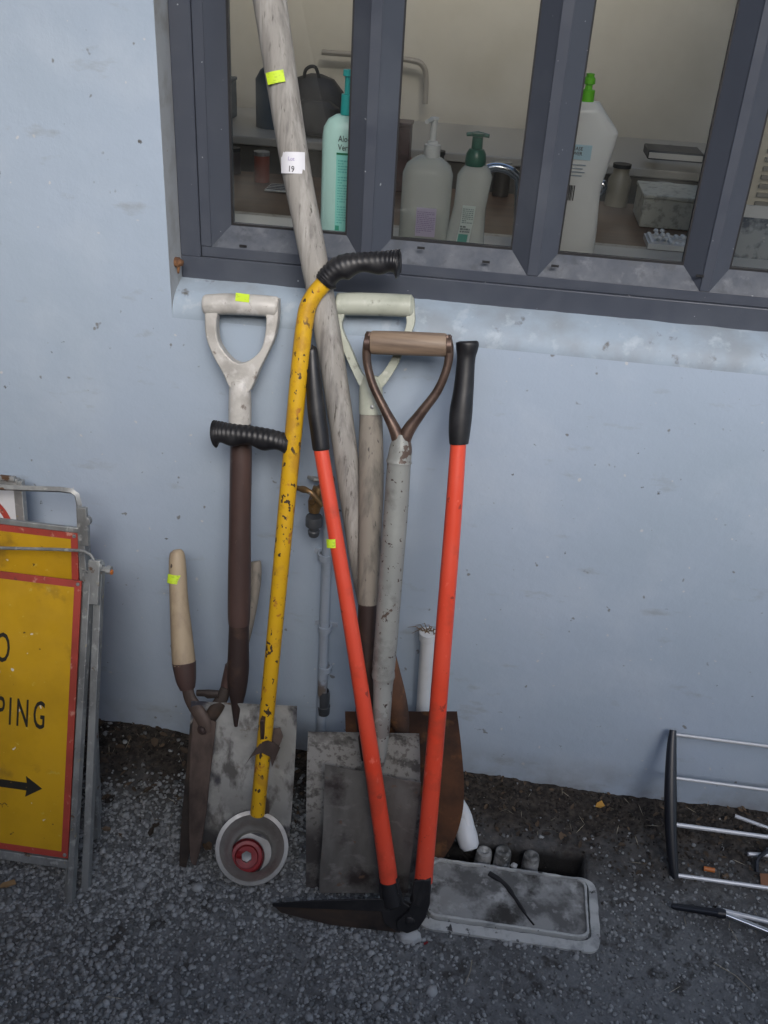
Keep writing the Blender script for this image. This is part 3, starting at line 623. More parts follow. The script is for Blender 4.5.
text('lettering', 'GREASE\nPOWER', M['ink'], t, (bx-.022, yl-.0010, SZ+zt*.712), (1,0,0), (0,0,1), .0052, .95, bold=.01)
mb = MB()
for k in range(4): mb.box((bx-.022, yl-.0010, SZ+zt*(.62-.022*k)), (bx+.010-.004*(k%2), yl+.002, SZ+zt*(.626-.022*k)))
mb.build('small_print', plastic('print_grey', (.35,.42,.5)), t)
mb = MB()
for k in range(11): mb.box((bx-.027+.0024*k-.006*0, yl-.001, SZ+zt*.40), (bx-.027+.0024*k+(.0015 if k%3 else .0008), yl+.002, SZ+zt*.495))
mb.build('barcode', M['ink'], t)

# things further back ---------------------------------------------------
p = G(314, 134, .89); t = thing('backpack', 'black backpack with a top loop standing behind the wooden pole', 'bag', (p.x, 2.12, .892))
blk = mat('black_nylon', (.018,.018,.02), .6, bump=((60,.4,.003),))
mb = MB(); flatlathe(mb, (p.x, 2.15, .892), [(0,.10),(.02,.115),(.08,.118),(.14,.10),(.18,.065),(.195,.02)], 1, .55, power=2.4); mb.build('bag_body', blk, t)
mb = MB(); mb.tube(spline([(p.x-.04,2.13,1.05),(p.x-.03,2.12,1.10),(p.x+.003,2.12,1.11),(p.x+.02,2.13,1.06)], 6), .006, 8); mb.build('top_loop', blk, t)
mb = MB(); flatlathe(mb, (p.x+.02, 2.07, .90), [(0,.07),(.01,.085),(.09,.08),(.11,.05)], 1, .45, power=2.6); mb.build('front_pocket', blk, t)
p = G(262, 135, .89); t = thing('water_flask', 'dark blue flask on the sideboard left of the wooden pole', 'flask', (p.x, 2.2, .892))
db = plastic('navy_enamel', (.02,.045,.075), .4)
mb = MB(); mb.lathe((p.x,2.2,.892), (0,0,1), [(0,0),(0,.062),(.16,.062),(.19,.045),(.20,.03),(.20,0)], 24); mb.build('flask_body', db, t)
mb = MB(); mb.lathe((p.x,2.2,1.093), (0,0,1), [(0,0),(0,.032),(.04,.030),(.045,0)], 20); mb.build('lid', blk, t)
for (px, py, w_, d_, h_, z_, c, nm, lb) in (
    (283, 190, .10, .10, .008, .80, (.50,.50,.46), 'stack_of_cards', 'white cards laid on the table left of the pole'),
    (275, 152, .13, .05, .035, .80, (.05,.035,.035), 'tool_pouch', 'dark crumpled pouch at the back of the table'),
    (665, 222, .18, .20, .085, .80, (.50,.50,.43), 'cardboard_box', 'cream white box on the table inside the right pane'),
    (676, 158, .17, .13, .035, .89, (.40,.39,.37), 'book', 'pale thick book under a black one on the sideboard'),
    (672, 158, .18, .14, .03, .925, (.03,.032,.035), 'book', 'black book on top of the pale book'),
    (225, 118, .07, .10, .13, .89, (.05,.08,.11), 'storage_tin', 'dark blue tin at the far left of the sideboard'),
    (400, 190, .05, .08, .20, .80, (.07,.03,.03), 'wine_box', 'dark red box behind the clear bottle')):
    p = G(px, py, z_); ob = thing(nm, lb, nm.split('_')[-1] if nm != 'stack_of_cards' else 'cards', (p.x, p.y, z_+.001))
    a = MB(); a.box((p.x-w_/2, p.y-d_/2, z_+.0015), (p.x+w_/2, p.y+d_/2, z_+h_)); 
    mm_ = mat(nm+'_surface', c, .55, layers=[(tuple(q*.6 for q in c), 40, .5, .62, 5)])
    part_names = {'book': 'cover', 'cardboard_box': 'box_body', 'stack_of_cards': 'card_block', 'storage_tin': 'tin_body', 'tool_pouch': 'pouch_body', 'wine_box': 'box_body'}
    a.build(part_names[nm], mm_, ob, bevel=.004 if nm != 'tool_pouch' else .012)
    if nm == 'book':
        a = MB(); a.box((p.x-w_/2+.003, p.y-d_/2-.001, z_+.006), (p.x+w_/2-.003, p.y-d_/2+.01, z_+h_-.006)); a.build('page_block', mat('pages', (.6,.58,.52), .8), ob)
    if nm in ('cardboard_box', 'storage_tin', 'wine_box'):
        a = MB(); a.box((p.x-w_/2-.003, p.y-d_/2-.003, z_+h_-.0), (p.x+w_/2+.003, p.y+d_/2+.003, z_+h_+.012)); a.build('lid', mm_, ob, bevel=.003)
    if nm == 'stack_of_cards':
        a = MB()
        for k in range(4): a.box((p.x-.045, p.y-.04+.022*k, z_+h_), (p.x+.045, p.y-.03+.022*k, z_+h_+.001))
        a.build('printed_line', M['ink'], ob)
# small jumble on the work table
rj = random.Random(4)
for k, (px, py, kind, c) in enumerate(((245,165,'tin',(.06,.05,.05)),(262,182,'tin',(.25,.07,.05)),(300,172,'tin',(.03,.10,.12)),(405,178,'jar',(.20,.05,.04)),(440,180,'jar',(.05,.05,.05)),(505,150,'tin',(.05,.045,.04)),(625,170,'tin',(.04,.04,.045)),(648,186,'jar',(.03,.13,.08)),(612,196,'jar',(.30,.27,.20)),(690,192,'tin',(.05,.05,.06)))):
    p = G(px, py, .80); p.y = min(1.80, max(1.2, p.y)); h_ = rj.uniform(.05, .13); r_ = rj.uniform(.022, .04)
    words = ('black','small red','dark teal','dark red','squat black','brown black','charcoal','green','cream','slate')[k]
    ob = thing('paint_tin' if kind == 'tin' else 'storage_jar', words + (' tin' if kind == 'tin' else ' jar') + ' standing on the work table ' + ('behind the pole' if px < 320 else 'behind the pump bottles' if px < 520 else 'inside the third pane'), kind, (p.x, p.y, .801), 'tins and jars on the work table')
    mb = MB(); mb.lathe((p.x,p.y,.8015), (0,0,1), [(0,0),(0,r_),(h_,r_),(h_,0)] if kind == 'tin' else [(0,0),(0,r_),(h_*.7,r_),(h_*.85,r_*.7),(h_,r_*.7),(h_,0)], 20); mb.build('container', mat('container_paint', c, .4), ob)
    mb = MB(); mb.lathe((p.x,p.y,.802+h_), (0,0,1), [(0,0),(0,r_*(1.03 if kind == 'tin' else .8)),(.012,r_*(1.03 if kind == 'tin' else .8)),(.012,0)], 20); mb.build('lid', M['galv'] if k % 2 else blk, ob)
p = G(676, 182, .80); t = thing('mug', 'black mug on a green mat below the books', 'mug', (p.x, p.y, .803))
a = MB(); a.lathe((p.x,p.y,.804), (0,0,1), [(0,0),(0,.035),(.075,.038),(.075,.034),(.01,.03),(.01,0)], 24); a.build('mug_body', blk, t)
a = MB(); a.tube(spline([(p.x+.036,p.y,.865),(p.x+.06,p.y,.86),(p.x+.058,p.y,.83),(p.x+.036,p.y,.82)], 5), .005, 8); a.build('mug_handle', blk, t)
a = MB(); a.box((p.x-.11,p.y-.10,.8012),(p.x+.09,p.y+.12,.8032)); tag(a.build('table_mat', mat('green_mat', (.05,.16,.11), .5)), 'green mat under the black mug', 'mat')
p = G(668, 246, .90)
a = MB()
for i in range(7):
    for k in range(6):
        x = p.x-.045+.015*i; y = p.y-.04+.015*k; a.lathe((x,y,.9015+.012*math.sin(i)*math.cos(k*1.3)+.014), (0,-.3,1), [(0,.0065),(.004,.005),(.006,.0)], 8)
a.box((p.x-.055,p.y-.05,.9015),(p.x+.055,p.y+.05,.914)); tag(a.build('bubble_wrap', plastic('bubble_plastic', (.5,.53,.56), .2)), 'bubble wrap bundle at the bottom right of the third pane', 'bubble wrap')
p = P(757, 245, .3); t = thing('photo_card', 'white framed card with a blue grey picture behind the rightmost pane', 'card', (p.x, .3, .902))
a = MB(); a.box((p.x-.05,.30,.9015),(p.x+.06,.306,1.135)); a.build('card_frame', M['sign_white'], t)
a = MB(); a.box((p.x-.043,.2985,.93),(p.x+.052,.2998,1.115)); a.build('picture', mat('blurred_blue_picture', (.30,.34,.38), .5, layers=[((.08,.10,.14), 25, .45, .55, 4), ((.6,.62,.64), 30, .6, .66, 3)]), t)
p = P(770, 160, 1.0); t = thing('louvre_panel', 'pale slatted panel standing behind the rightmost pane', 'panel', (p.x, 1.0, .902))
a = MB(); a.box((p.x-.07,.845,.9015),(p.x+.25,.855,1.35)); a.build('panel_back', room_wall, t)
a = MB()
for k in range(18): a.box((p.x-.05,.838,.99+.019*k),(p.x+.23,.8445,.999+.019*k))
a.build('slats', mat('slat_grey', (.33,.32,.29), .5), t)
p = G(262, 215, .90); a = MB()
for k in range(9):
    q = [(p.x+random.uniform(-.08,.10), .50+random.uniform(-.12,.12), .905+random.uniform(0,.06)) for _ in range(4)]; a.tube(spline(q, 6), .0035, 6)
tag(a.build('cable_bundle', plastic('clear_cable', (.5,.5,.46), .15, trans=.4)), 'tangle of clear tubing on the bench in the left pane', 'tubing')

# ------------------------------------------------------------------ garden tap and conduit
t = thing('garden_tap', 'tarnished brass garden tap on a painted wall pipe behind the red handled shears', 'tap', P(325, 720, 0))
mb = MB(); c = .016
pp = [P(328, 505, -.0), P(326, 560, 0), P(324, 640, 0), P(323, 700, 0)]
mb.tube([(-.238, -c, .62), (-.2405, -c, .40), (-.241, -c, .13), (-.243, -c-.002, -.02)], [.0095]*4, 14); mb.build('riser_pipe', M['conduit'], t)
for py in (556, 628, 668):
    p = P(325, py, -c); mb = MB(); mb.lathe((p.x, -c, p.z-.006), (0,0,1), [(0,.0095),(0,.0135),(.012,.0135),(.012,.0095)], 16)
    if py != 668: mb.box((p.x-.022, -.0135+.010, p.z-.005), (p.x+.022, -.0005, p.z+.005))
    mb.build('pipe_clip', M['conduit'], t)
mb = MB(); p = P(324, 700, -c); mb.lathe((p.x, -c, p.z-.035), (0,0,1), [(0,.0095),(0,.012),(.02,.013),(.021,.0115),(.05,.0118),(.06,.0095)], 14); mb.build('pipe_joint', M['hose_grey'], t)
p = P(318, 492, -.045)
mb = MB(); mb.tube([(p.x+.012,-.0015,p.z+.004),(p.x+.010,-.03,p.z+.004),(p.x+.006,-.05,p.z)], [.010,.011,.014], 14); mb.tube([(p.x+.004,-.05,p.z+.012),(p.x-.002,-.06,p.z-.012),(p.x-.003,-.062,p.z-.03)], [.012,.013,.010], 14); mb.build('tap_body', M['brass'], t)
mb = MB(); h0 = P(297, 488, -.075); h1 = P(322, 506, -.085); hm = P(310, 492, -.085)
mb.tube(spline([tuple(h0), tuple(hm), tuple(h1)], 5), [.0045]*2+[.006]*2+[.0045]*7, 10); mb.tube([(p.x,-.055,p.z+.006),(p.x-.003,-.085,p.z+.002)], .005, 10); mb.build('lever', M['brass'], t)
mb = MB(); s0 = P(312, 478, -.04); mb.tube([P(308,477,-.03), P(314,479,-.035), P(330,480,-.03)], [.003,.005,.003], 8); mb.build('wall_screw', M['galv'], t)
q = P(314, 522, -.062); mb = MB(); mb.lathe((q.x, q.y, q.z+.012), (0,0,-1), [(0,0),(0,.0135),(.004,.0150),(.018,.0150),(.019,.0095),(.028,.0088),(.030,.0105),(.036,.0100),(.040,.0085),(.040,0)], 18); mb.build('hose_connector', M['hose_grey'], t)

# white waste pipe
t = thing('waste_pipe', 'white plastic waste pipe on the wall bending down to the drain', 'pipe', P(427, 712, 0))
top = P(428, 634, -.022)
path = [(top.x, -.022, top.z), (top.x+.004, -.022, .20), (top.x+.008, -.028, .13), (top.x+.03, -.07, .085), (.062, -.150, .060), (.083, -.198, .016)]
mb = MB(); sp = spline([q for q in path], 6); mb.tube(sp, [.0135]*len(sp), 20); mb.build('pipe_run', M['pvc'], t)
mb = MB(); mb.lathe((top.x, -.022, top.z-.012), (0,0,1), [(0,.0138),(0,.0165),(.016,.0168),(.017,0)], 20); mb.build('end_cap', M['pvc'], t)
a_, b_ = Vector(sp[-8]), Vector(sp[-1]); d = (b_-a_).normalized(); mb = MB(); mb.lathe(b_ - d*.052, d, [(-.008,.0139),(0,.0185),(.03,.0205),(.048,.019),(.056,.013),(.058,0)], 24); mb.build('pipe_end', M['pvc'], t)
mb = MB()
for k in range(14):
    s = (top.x+random.uniform(-.015,.012), -.022+random.uniform(-.006,.006), top.z+.005); e = (s[0]+random.uniform(-.03,.03), s[1]+random.uniform(-.02,.01), s[2]+random.uniform(-.008,.012))
    mb.tube([s, ((s[0]+e[0])/2, (s[1]+e[1])/2, max(s[2],e[2])+.004), e], [.0009,.0008,.0003], 5)
tag(mb.build('straw_wisp', mat('dry_grass', (.16,.10,.045), .7)), 'wisp of dry grass caught on top of the white waste pipe', 'dry grass')

# ------------------------------------------------------------------ rusty shovel with the long pole
Lr = Lean(-.215, -.025, .95)
t = thing('long_handled_shovel', 'rusty brown shovel on a long grey weathered pole rising past the window', 'shovel', Lr.at(405, 880))
mb = MB(); rod(mb, Lr, [(262,-46,36),(270,2,34),(281,75,32),(295,163,29.5),(309,235,28),(327,330,26.5),(341,420,25),(352,500,24),(364,575,24),(378,640,24)], k=6, n=18, off=.022)
mb.build('pole', M['wood_grey'], t, smooth=60)
mb = MB(); rod(mb, Lr, [(376,628,27),(384,662,27),(393,696,26),(400,722,19),(404,742,6)], k=4, n=18, off=.022); mb.build('socket', M['rust'], t)
mb = MB(); blade(mb, Lr, [(345,457,712,.0),(346,461,745,0),(347,464,785,0),(349,462,815,0),(358,452,845,0),(378,434,868,0),(398,414,880,0)], lambda u, v: .010*u*u-.004+.010*sstep(.08,0,v), k=5, off=.006); mb.build('blade', M['rust'], t, smooth=60)
st = sticker(t, Lr, 279, 79, 18, 11, 0, rot=.25, r=.0262, axo=.022)
s2 = sticker(t, Lr, 295, 163, 24, 20, 0, rot=.06, m=M['tag'], name='lot_label', r=.0228, axo=.022)
c = Lr.at(295, 163, .022); text('lettering', '19', M['ink'], s2, c + Vector((-.0055,0,0)) - Lr.d*.0125 + Lr.n*.0240, (1,0.0,-.02), Lr.d, .0085, .85, bold=.005)
text('small_lettering', 'Lot', mat('violet_ink', (.35,.30,.50), .6), s2, c + Vector((-.006,0,.0)) + Lr.d*.003 + Lr.n*.0240, (1,0,-.02), Lr.d, .0055, .95)
# ------------------------------------------------------------------ white handled spade (left)
Lw = Lean(-.270, -.022, .99)
t = thing('garden_spade', 'spade with off white D handle and brown shaft, left of the yellow edger', 'spade', Lw.at(240, 860), 'spades leaning on the wall')
mb = MB(); at = lambda q, o=0: Lw.at(q[0], q[1], o)
Lo = [(204.5,296),(204.5,318),(206,338),(214,358),(222,372),(230,389),(235,394),(240,396)]; Li = [(218,312),(216,322),(217.5,340),(224,352),(231,359.5),(233.5,361.2),(236.5,362.6),(240.3,363.5)]
Ro = [(278,298),(277.5,320),(274,338),(267,354),(259,370),(251,389),(245,394),(240.1,396)]; Ri = [(265,314),(266,322),(263.5,342),(257.5,354),(249,360.5),(246.5,361.8),(244,362.8),(240.4,363.5)]
mb.strip([at(q,.011) for q in spline(Lo[:-1]+[((Lo[-1][0]+Ro[-1][0])/2, Lo[-1][1])]+Ro[-2::-1],3)], [at(q,.011) for q in spline(Li[:-1]+[((Li[-1][0]+Ri[-1][0])/2, Li[-1][1])]+Ri[-2::-1],3)], Lw.n, .022)
mb.tube([at(q) for q in ((203.5,305),(206,305),(225,304),(241,304.5),(260,305.5),(276,307),(279,307.5))], [.013,.0165,.0168,.0166,.0166,.0165,.013], 20)
rod(mb, Lw, [(240,380,19),(240,390,22),(240,405,23),(240,424,23)], k=3)
mb.build('d_handle', M['off_white'], t, bevel=.003, seg=3)
mb = MB(); rod(mb, Lw, [(240,424,21),(241,450,22),(240,520,22),(239.5,570,23),(239,612,22.5),(239,624,21)], k=4); mb.build('shaft', M['brown_shaft'], t)
mb = MB(); rod(mb, Lw, [(239,622,20),(238.5,650,21),(238,672,22),(237.5,690,18),(237,704,12),(236,726,4)], k=4); mb.build('socket', M['dark_socket'], t)
mb = MB(); blade(mb, Lw, [(191,297,704,2.5),(190,296,735,2),(188,293,790,1),(190,290,830,0),(196,287,860,-1)], lambda u, v: .020*u*u-.014+.016*math.exp(-(u*3.6)**2)*sstep(.55,0,v)+.009*sstep(.06,0,v)+.0015*math.sin(u*5+v*9), off=.004); mb.build('blade', M['blade_cement'], t, smooth=60)
sticker(t, Lw, 245, 297, 14, 8, .0165, rot=-.03)
# ------------------------------------------------------------------ hedge shears
Lh = Lean(-.335, -.125, .45)
t = thing('hedge_shears', 'old hedge shears with pale wooden handles and brown blades standing beside the spade', 'shears', Lh.at(190, 864))
mb = MB(); rod(mb, Lh, [(176.5,549.5,7),(177,553,14),(177.5,565,17),(179,600,18.5),(182,640,22),(184,664,23.5)], k=5); mb.build('handle', M['wood_light'], t)
mb = MB(); rod(mb, Lh, [(256,561,6),(256,564,11),(254,585,13.5),(247,620,15),(239,650,16),(233,668,15)], k=4, off=-.016); mb.build('handle', M['wood_shaft'], t)
mb = MB(); rod(mb, Lh, [(184,662,24),(186,680,20),(187.5,689,15)], k=3); mb.build('ferrule', M['brown_shaft'], t)
mb = MB(); rod(mb, Lh, [(233,666,16),(228,684,14),(226,690,12)], k=3, off=-.014); mb.build('ferrule', M['brown_shaft'], t)
mb = MB(); rod(mb, Lh, [(187,686,12),(190,698,13),(197,710,15),(204,722,15),(207,732,10)], k=4, off=.003, rf=lambda t_, a: (.55, 1.0))
A = [(193,716),(191,740),(189,775),(188.5,820),(190,858),(193,865)]; B = [(216,722),(213.5,745),(210,775),(206.5,810),(201,846),(195.5,866)]
mb.strip([Lh.at(a, b_, .006) for a, b_ in spline(A, 3)], [Lh.at(a, b_, .004) for a, b_ in spline(B, 3)], Lh.n, .004); mb.build('front_blade', M['rust_brown'], t, bevel=.001)
mb = MB(); rod(mb, Lh, [(226,688,11),(221,700,13),(214,712,14),(206,724,12)], k=4, off=-.003, rf=lambda t_, a: (.5, 1.0))
A = [(190,722),(187,760),(183,800),(180,840),(179,866)]; B = [(208,718),(204,760),(198,800),(192,840),(186,868)]
mb.strip([Lh.at(a, b_, .0005) for a, b_ in spline(A, 3)], [Lh.at(a, b_, -.001) for a, b_ in spline(B, 3)], Lh.n, .004); mb.build('rear_blade', M['blade_edge'], t, bevel=.001)
p = Lh.at(203, 729, .004); mb = MB(); mb.lathe(p, Lh.n, [(0,.010),(.004,.010),(.005,.006),(.009,.0055),(.010,0)], 8); mb.build('pivot_bolt', M['dark_socket'], t)
mb = MB(); mb.tube([Lh.at(197,693), Lh.at(205,693), Lh.at(208,694), Lh.at(219,694)], [.006,.0065,.0085,.007], 10); mb.build('stop_buffer', M['blade_edge'], t)
sticker(t, Lh, 176, 578, 13, 9, 0, rot=-.02, r=rad(Lh.at(178,578), 18)+.0006)
# ------------------------------------------------------------------ cream handled shovel
Lc = Lean(-.325, -.022, .985)
t = thing('garden_spade', 'spade with cream green D handle, its scuffed pale blade behind the dark one', 'spade', Lc.at(360, 897), 'spades leaning on the wall')
mb = MB(); at = lambda q, o=0: Lc.at(q[0], q[1], o)
Lo = [(336.5,298),(335,312),(333.5,328),(345,355),(352,371),(361,388),(371,392)]; Li = [(346,306),(344,316),(342,328),(351.5,350),(358,366),(364,376),(371,380)]
Ro = [(414,300),(414.5,312),(414,326),(403,352),(396,368),(382,388),(371.1,392)]; Ri = [(405,306),(406,316),(405.5,328),(395.5,350),(387,366),(379,376),(371.1,380)]
mb.strip([at(q,.008) for q in spline(Lo[:-1]+[((Lo[-1][0]+Ro[-1][0])/2, Lo[-1][1])]+Ro[-2::-1],3)], [at(q,.008) for q in spline(Li[:-1]+[((Li[-1][0]+Ri[-1][0])/2, Li[-1][1])]+Ri[-2::-1],3)], Lc.n, .016)
mb.tube([at(q) for q in ((336,304),(338,304),(360,304),(390,305),(411,306),(414,306))], [.012,.0175,.0178,.0178,.0175,.012], 20)
rod(mb, Lc, [(371,376,16),(371,386,23),(371,400,24),(371,414,24)], k=3); mb.build('d_handle', M['cream_green'], t, bevel=.0025, seg=3)
mb = MB(); mb.lathe(Lc.at(372,407,.017), Lc.n, [(0,.004),(.002,.0035),(.003,0)], 10); mb.build('rivet', M['galv'], t)
mb = MB(); rod(mb, Lc, [(371,414,23),(371,450,25),(371,490,25.5),(369.5,550,23),(368,603,21)], k=4); mb.build('shaft', M['wood_shaft'], t)
mb = MB(); rod(mb, Lc, [(368,602,20),(367,640,20),(366,690,21),(365,725,18),(364,760,6)], k=4); mb.build('socket', M['dark_socket'], t)
mb = MB(); blade(mb, Lc, [(308,419,733,1),(307,420,760,0),(306,420,820,0),(306,418,870,0),(306,417,897,0)], lambda u, v: .009*u*u-.008+.0012*math.sin(u*4+v*7)+.014*math.exp(-(u*3.2)**2)*sstep(.4,0,v)+.008*sstep(.05,0,v), off=.002); mb.build('blade', M['blade_grey'], t, smooth=60)
# ------------------------------------------------------------------ steel tube spade
Lt = Lean(-.352, -.088, .93)
t = thing('garden_spade', 'spade with wooden T grip in brown steel straps and a chipped grey tube shaft', 'spade', Lt.at(370, 895), 'spades leaning on the wall')
mb = MB(); mb.tube([Lt.at(371,342.5), Lt.at(373,342.5), Lt.at(408,343.5), Lt.at(444,345), Lt.at(446.5,345)], [.0168,.0180,.0183,.0178,.0165], 22); mb.build('grip', M['wood_grip'], t)
mb = MB()
rod(mb, Lt, [(370,332,8),(367.5,345,10),(367,362,9),(373,385,9),(385,410,10),(395,430,13),(400,446,15)], k=6, rf=lambda t_, a: (1.5-.5*t_, .95))
rod(mb, Lt, [(447,335,8),(449,348,10),(447.5,366,9),(438,390,9.5),(421,413,11),(408,431,14),(402,446,15)], k=6, rf=lambda t_, a: (1.5-.5*t_, .95))
mb.tube([Lt.at(365.5,343), Lt.at(370.5,343)], .0150, 16); mb.tube([Lt.at(446.8,345.3), Lt.at(451.5,345.5)], .0150, 16)
mb.build('handle_strap', M['strap_steel'], t)
mb = MB(); rod(mb, Lt, [(401.5,434,14),(401,446,22),(399.5,458,24),(399,462,26),(398.8,465,24),(396,510,24.5),(390.5,580,24),(386,640,23.5),(383.5,668,23)], k=5); mb.build('shaft', M['grey_tube'], t)
mb = MB(); rod(mb, Lt, [(383.5,667,21.5),(383.3,676,23.5),(383,684,20),(381.5,720,18),(380,752,14),(380,772,5)], k=5); mb.build('socket', M['grey_tube'], t)
mb = MB(); blade(mb, Lt, [(325,421,774,9),(324,419,800,6),(323,414,835,3),(320,410,870,0),(319,408,893,0)], lambda u, v: .010*u*u-.008+.0012*math.sin(u*6-v*8)+.016*math.exp(-(u*3.2)**2)*sstep(.45,0,v)+.004*sstep(.06,0,v), off=.004); mb.build('blade', M['blade_dark'], t, smooth=60)
# ------------------------------------------------------------------ yellow edger
Ly = Lean(-.332, -.062, 1.01)
t = thing('lawn_edger', 'yellow tube lawn edger with black grips and a round metal cup at its foot', 'edger', Ly.at(252, 880))
mb = MB(); rod(mb, Ly, [(331,275,16),(324,283.5,17),(315,294,17),(308,307,17.5),(304.5,325,17.5),(302,345,17.5),(298,385,17.5),(290,470,17),(283,545,16.5),(274,640,15.5),(264,745,15),(257.5,814,14.5)], k=6); mb.build('tube', M['yellow'], t)
def griprf(sgn):
    def f(t_, a):
        up = math.cos(a); q = 1+0*t_
        s = math.sin(a)*sgn
        if s < -.2: q += .20*math.sin(t_*2*math.pi*4.0)*(-s)
        if s > .25: q += .035*math.sin(t_*2*math.pi*24)*s
        return q
    return f
mb = MB(); q = spline([(324,283,20),(329,277,23),(342,267,24),(360,263.5,22),(380,262,21),(394,262.5,25),(399,263,26),(401,263,20)], 28)
pts = [Ly.at(a, b_, .001) for a, b_, w in q]; mb.tube(pts, [rad(p, w) for p, (a, b_, w) in zip(pts, q)], 20, rf=griprf(-1)); mb.build('top_grip', M['black_rubber'], t)
mb = MB(); q = spline([(289,444,17),(284,443,20),(268,439,21),(250,436,21),(232,434,21),(219,433,24),(214,433,25),(212.5,433,19)], 28)
pts = [Ly.at(a, b_, .001) for a, b_, w in q]; mb.tube(pts, [rad(p, w) for p, (a, b_, w) in zip(pts, q)], 20, rf=griprf(1)); mb.build('side_grip', M['black_rubber'], t)
# bracket
mb = MB(); A = [Ly.at(a, b_, o) for a, b_, o in ((245,765,.004),(252,756,.012),(262,753,.016),(270,757,.012),(272,767,.006))]; B = [Ly.at(a, b_, o) for a, b_, o in ((256,748,.004),(261,742,.012),(268,741,.016),(275,744,.012),(280,748,.004))]
mb.strip(A, B, Ly.n, .0022)
mb.strip([Ly.at(a, b_, o) for a, b_, o in ((272,765,.002),(277,752,.000),(283,737,-.006))], [Ly.at(a, b_, o) for a, b_, o in ((268,735,-.008),(273,729,-.010),(280,728,-.012))], Ly.n, .002)
mb.build('bracket', M['rust_brown'], t)
mb = MB(); mb.box(Ly.at(262,742,.010)-Vector((.003,.001,0)), Ly.at(264,716,.012)+Vector((.003,.002,0))); mb.build('slot', M['dark_socket'], t, bevel=.001)
# cup
cc = G(252, 848, .060); ax = Vector((.13, -.47, .87)).normalized(); hc = cc + Vector((-.009, -.006, -.010))
Rr = rad(cc, 73)
mb = MB(); mb.lathe(cc, ax, [(.001,Rr*.86),(.0035,Rr*.88),(.0045,Rr*.99),(.002,Rr*1.0),(-.004,Rr*.97),(-.030,Rr*.72),(-.050,Rr*.56),(-.052,0)], 48)
mb.lathe(cc, ax, [(.001,Rr*.86),(-.004,Rr*.80),(-.016,Rr*.70),(-.028,Rr*.60),(-.030,Rr*.56),(-.048,Rr*.54),(-.048,0)], 48)
mb.build('cup', M['alu_cup'], t, smooth=50)
mb = MB(); mb.lathe(hc, ax, [(-.047,Rr*.50),(-.026,Rr*.50),(-.024,Rr*.485),(-.026,Rr*.465),(-.045,Rr*.455)], 40); mb.build('hub_ring', M['chrome'], t)
mb = MB(); mb.lathe(hc, ax, [(-.046,Rr*.45),(-.030,Rr*.445),(-.028,Rr*.42),(-.029,Rr*.33),(-.038,Rr*.30),(-.038,Rr*.16),(-.036,.0)], 36)
mb.box(hc+ax*-.033+Vector((-.018,-.004,-.002)), hc+ax*-.033+Vector((-.008,.006,.006))); mb.build('hub', M['red_hub'], t, smooth=40)
mb = MB(); mb.lathe(hc, ax, [(-.037,Rr*.15),(-.027,Rr*.15),(-.026,Rr*.10),(-.026,0)], 6); mb.build('axle_nut', M['galv'], t)
mb = MB(); tb = Ly.at(257.5,811,0); mb.tube(spline([tuple(tb), (tb.x+.001, tb.y+.030, tb.z-.004), (tb.x, cc.y+.072, cc.z+.0), (cc.x, cc.y+.066, cc.z-.022)], 4), .0095, 12); mb.build('axle_bracket', M['rust_brown'], t)
# ------------------------------------------------------------------ red handled edging shears
Ls = Lean(-.398, -.076, .93)
t = thing('edging_shears', 'long edging shears with red orange tube handles and black grips opened in a V', 'shears', Ls.at(405, 930))
mb = MB(); rod(mb, Ls, [(320.5,446,15),(333,520,15),(350,620,15.5),(368,735,16.5),(386,858,18),(388.5,880,18.5)], k=3, n=20); hL = mb.build('handle', M['red_orange'], t)
mb = MB(); rod(mb, Ls, [(458.5,440,16),(453,520,17),(445,620,17.5),(436,735,17.5),(426,850,18),(423.5,881,18.5)], k=3, n=20); mb.build('handle', M['red_orange'], t)
mb = MB(); rod(mb, Ls, [(311.5,348.5,6),(312,350,11),(312.5,362,12.5),(314,385,16),(316.5,412,18),(319,430,18),(321,447,17.5),(321.3,450,16)], k=5, n=20); mb.build('grip', M['black_rubber'], t)
mb = MB(); rod(mb, Ls, [(467.5,341,18),(467.5,343,23),(467,349,22),(466,360,18.5),(464,385,20),(461,412,23),(459.5,430,22),(459,441,20),(459,444,19)], k=5, n=20); mb.build('grip', M['black_rubber'], t)
mb = MB(); rod(mb, Ls, [(388,874,16),(390,890,19),(393,904,20)], k=3)
pg = [(379,879),(397,879),(400,892),(404,903),(414,909),(424,909),(420,924),(410,932),(396,932),(384,924),(380,908)]
mb.prism([Ls.at(a, b_, .008) for a, b_ in pg[::-1]], Ls.n, .011); mb.build('left_socket', M['black_cast'], t, bevel=.002)
mb = MB(); rod(mb, Ls, [(424,874,16),(422,890,18),(418,902,18)], k=3, off=.002)
pg = [(414,881),(431,879),(430,904),(426,918),(418,930),(407,934),(397,930),(396,922),(408,912),(413,902),(412,890)]
mb.prism([Ls.at(a, b_, .016) for a, b_ in pg[::-1]], Ls.n, .008); mb.build('right_socket', M['black_cast'], t, bevel=.002)
mb = MB(); mb.lathe(Ls.at(410,920,.015), Ls.n, [(0,.009),(.004,.0085),(.006,.005),(.006,0)], 10); mb.build('pivot_bolt', M['black_cast'], t)
A = [(272,904),(320,900.5),(382,899)]; B = [(273,907),(320,909),(390,912)]
mb = MB(); mb.strip([Ls.at(a, b_, .012) for a, b_ in A], [Ls.at(a, b_, .010) for a, b_ in B], Ls.n, .003); mb.build('upper_blade', M['black_cast'], t, bevel=.0008)
A = [(273,905.5),(320,906),(400,909)]; B = [(281,913),(330,925),(400,933)]
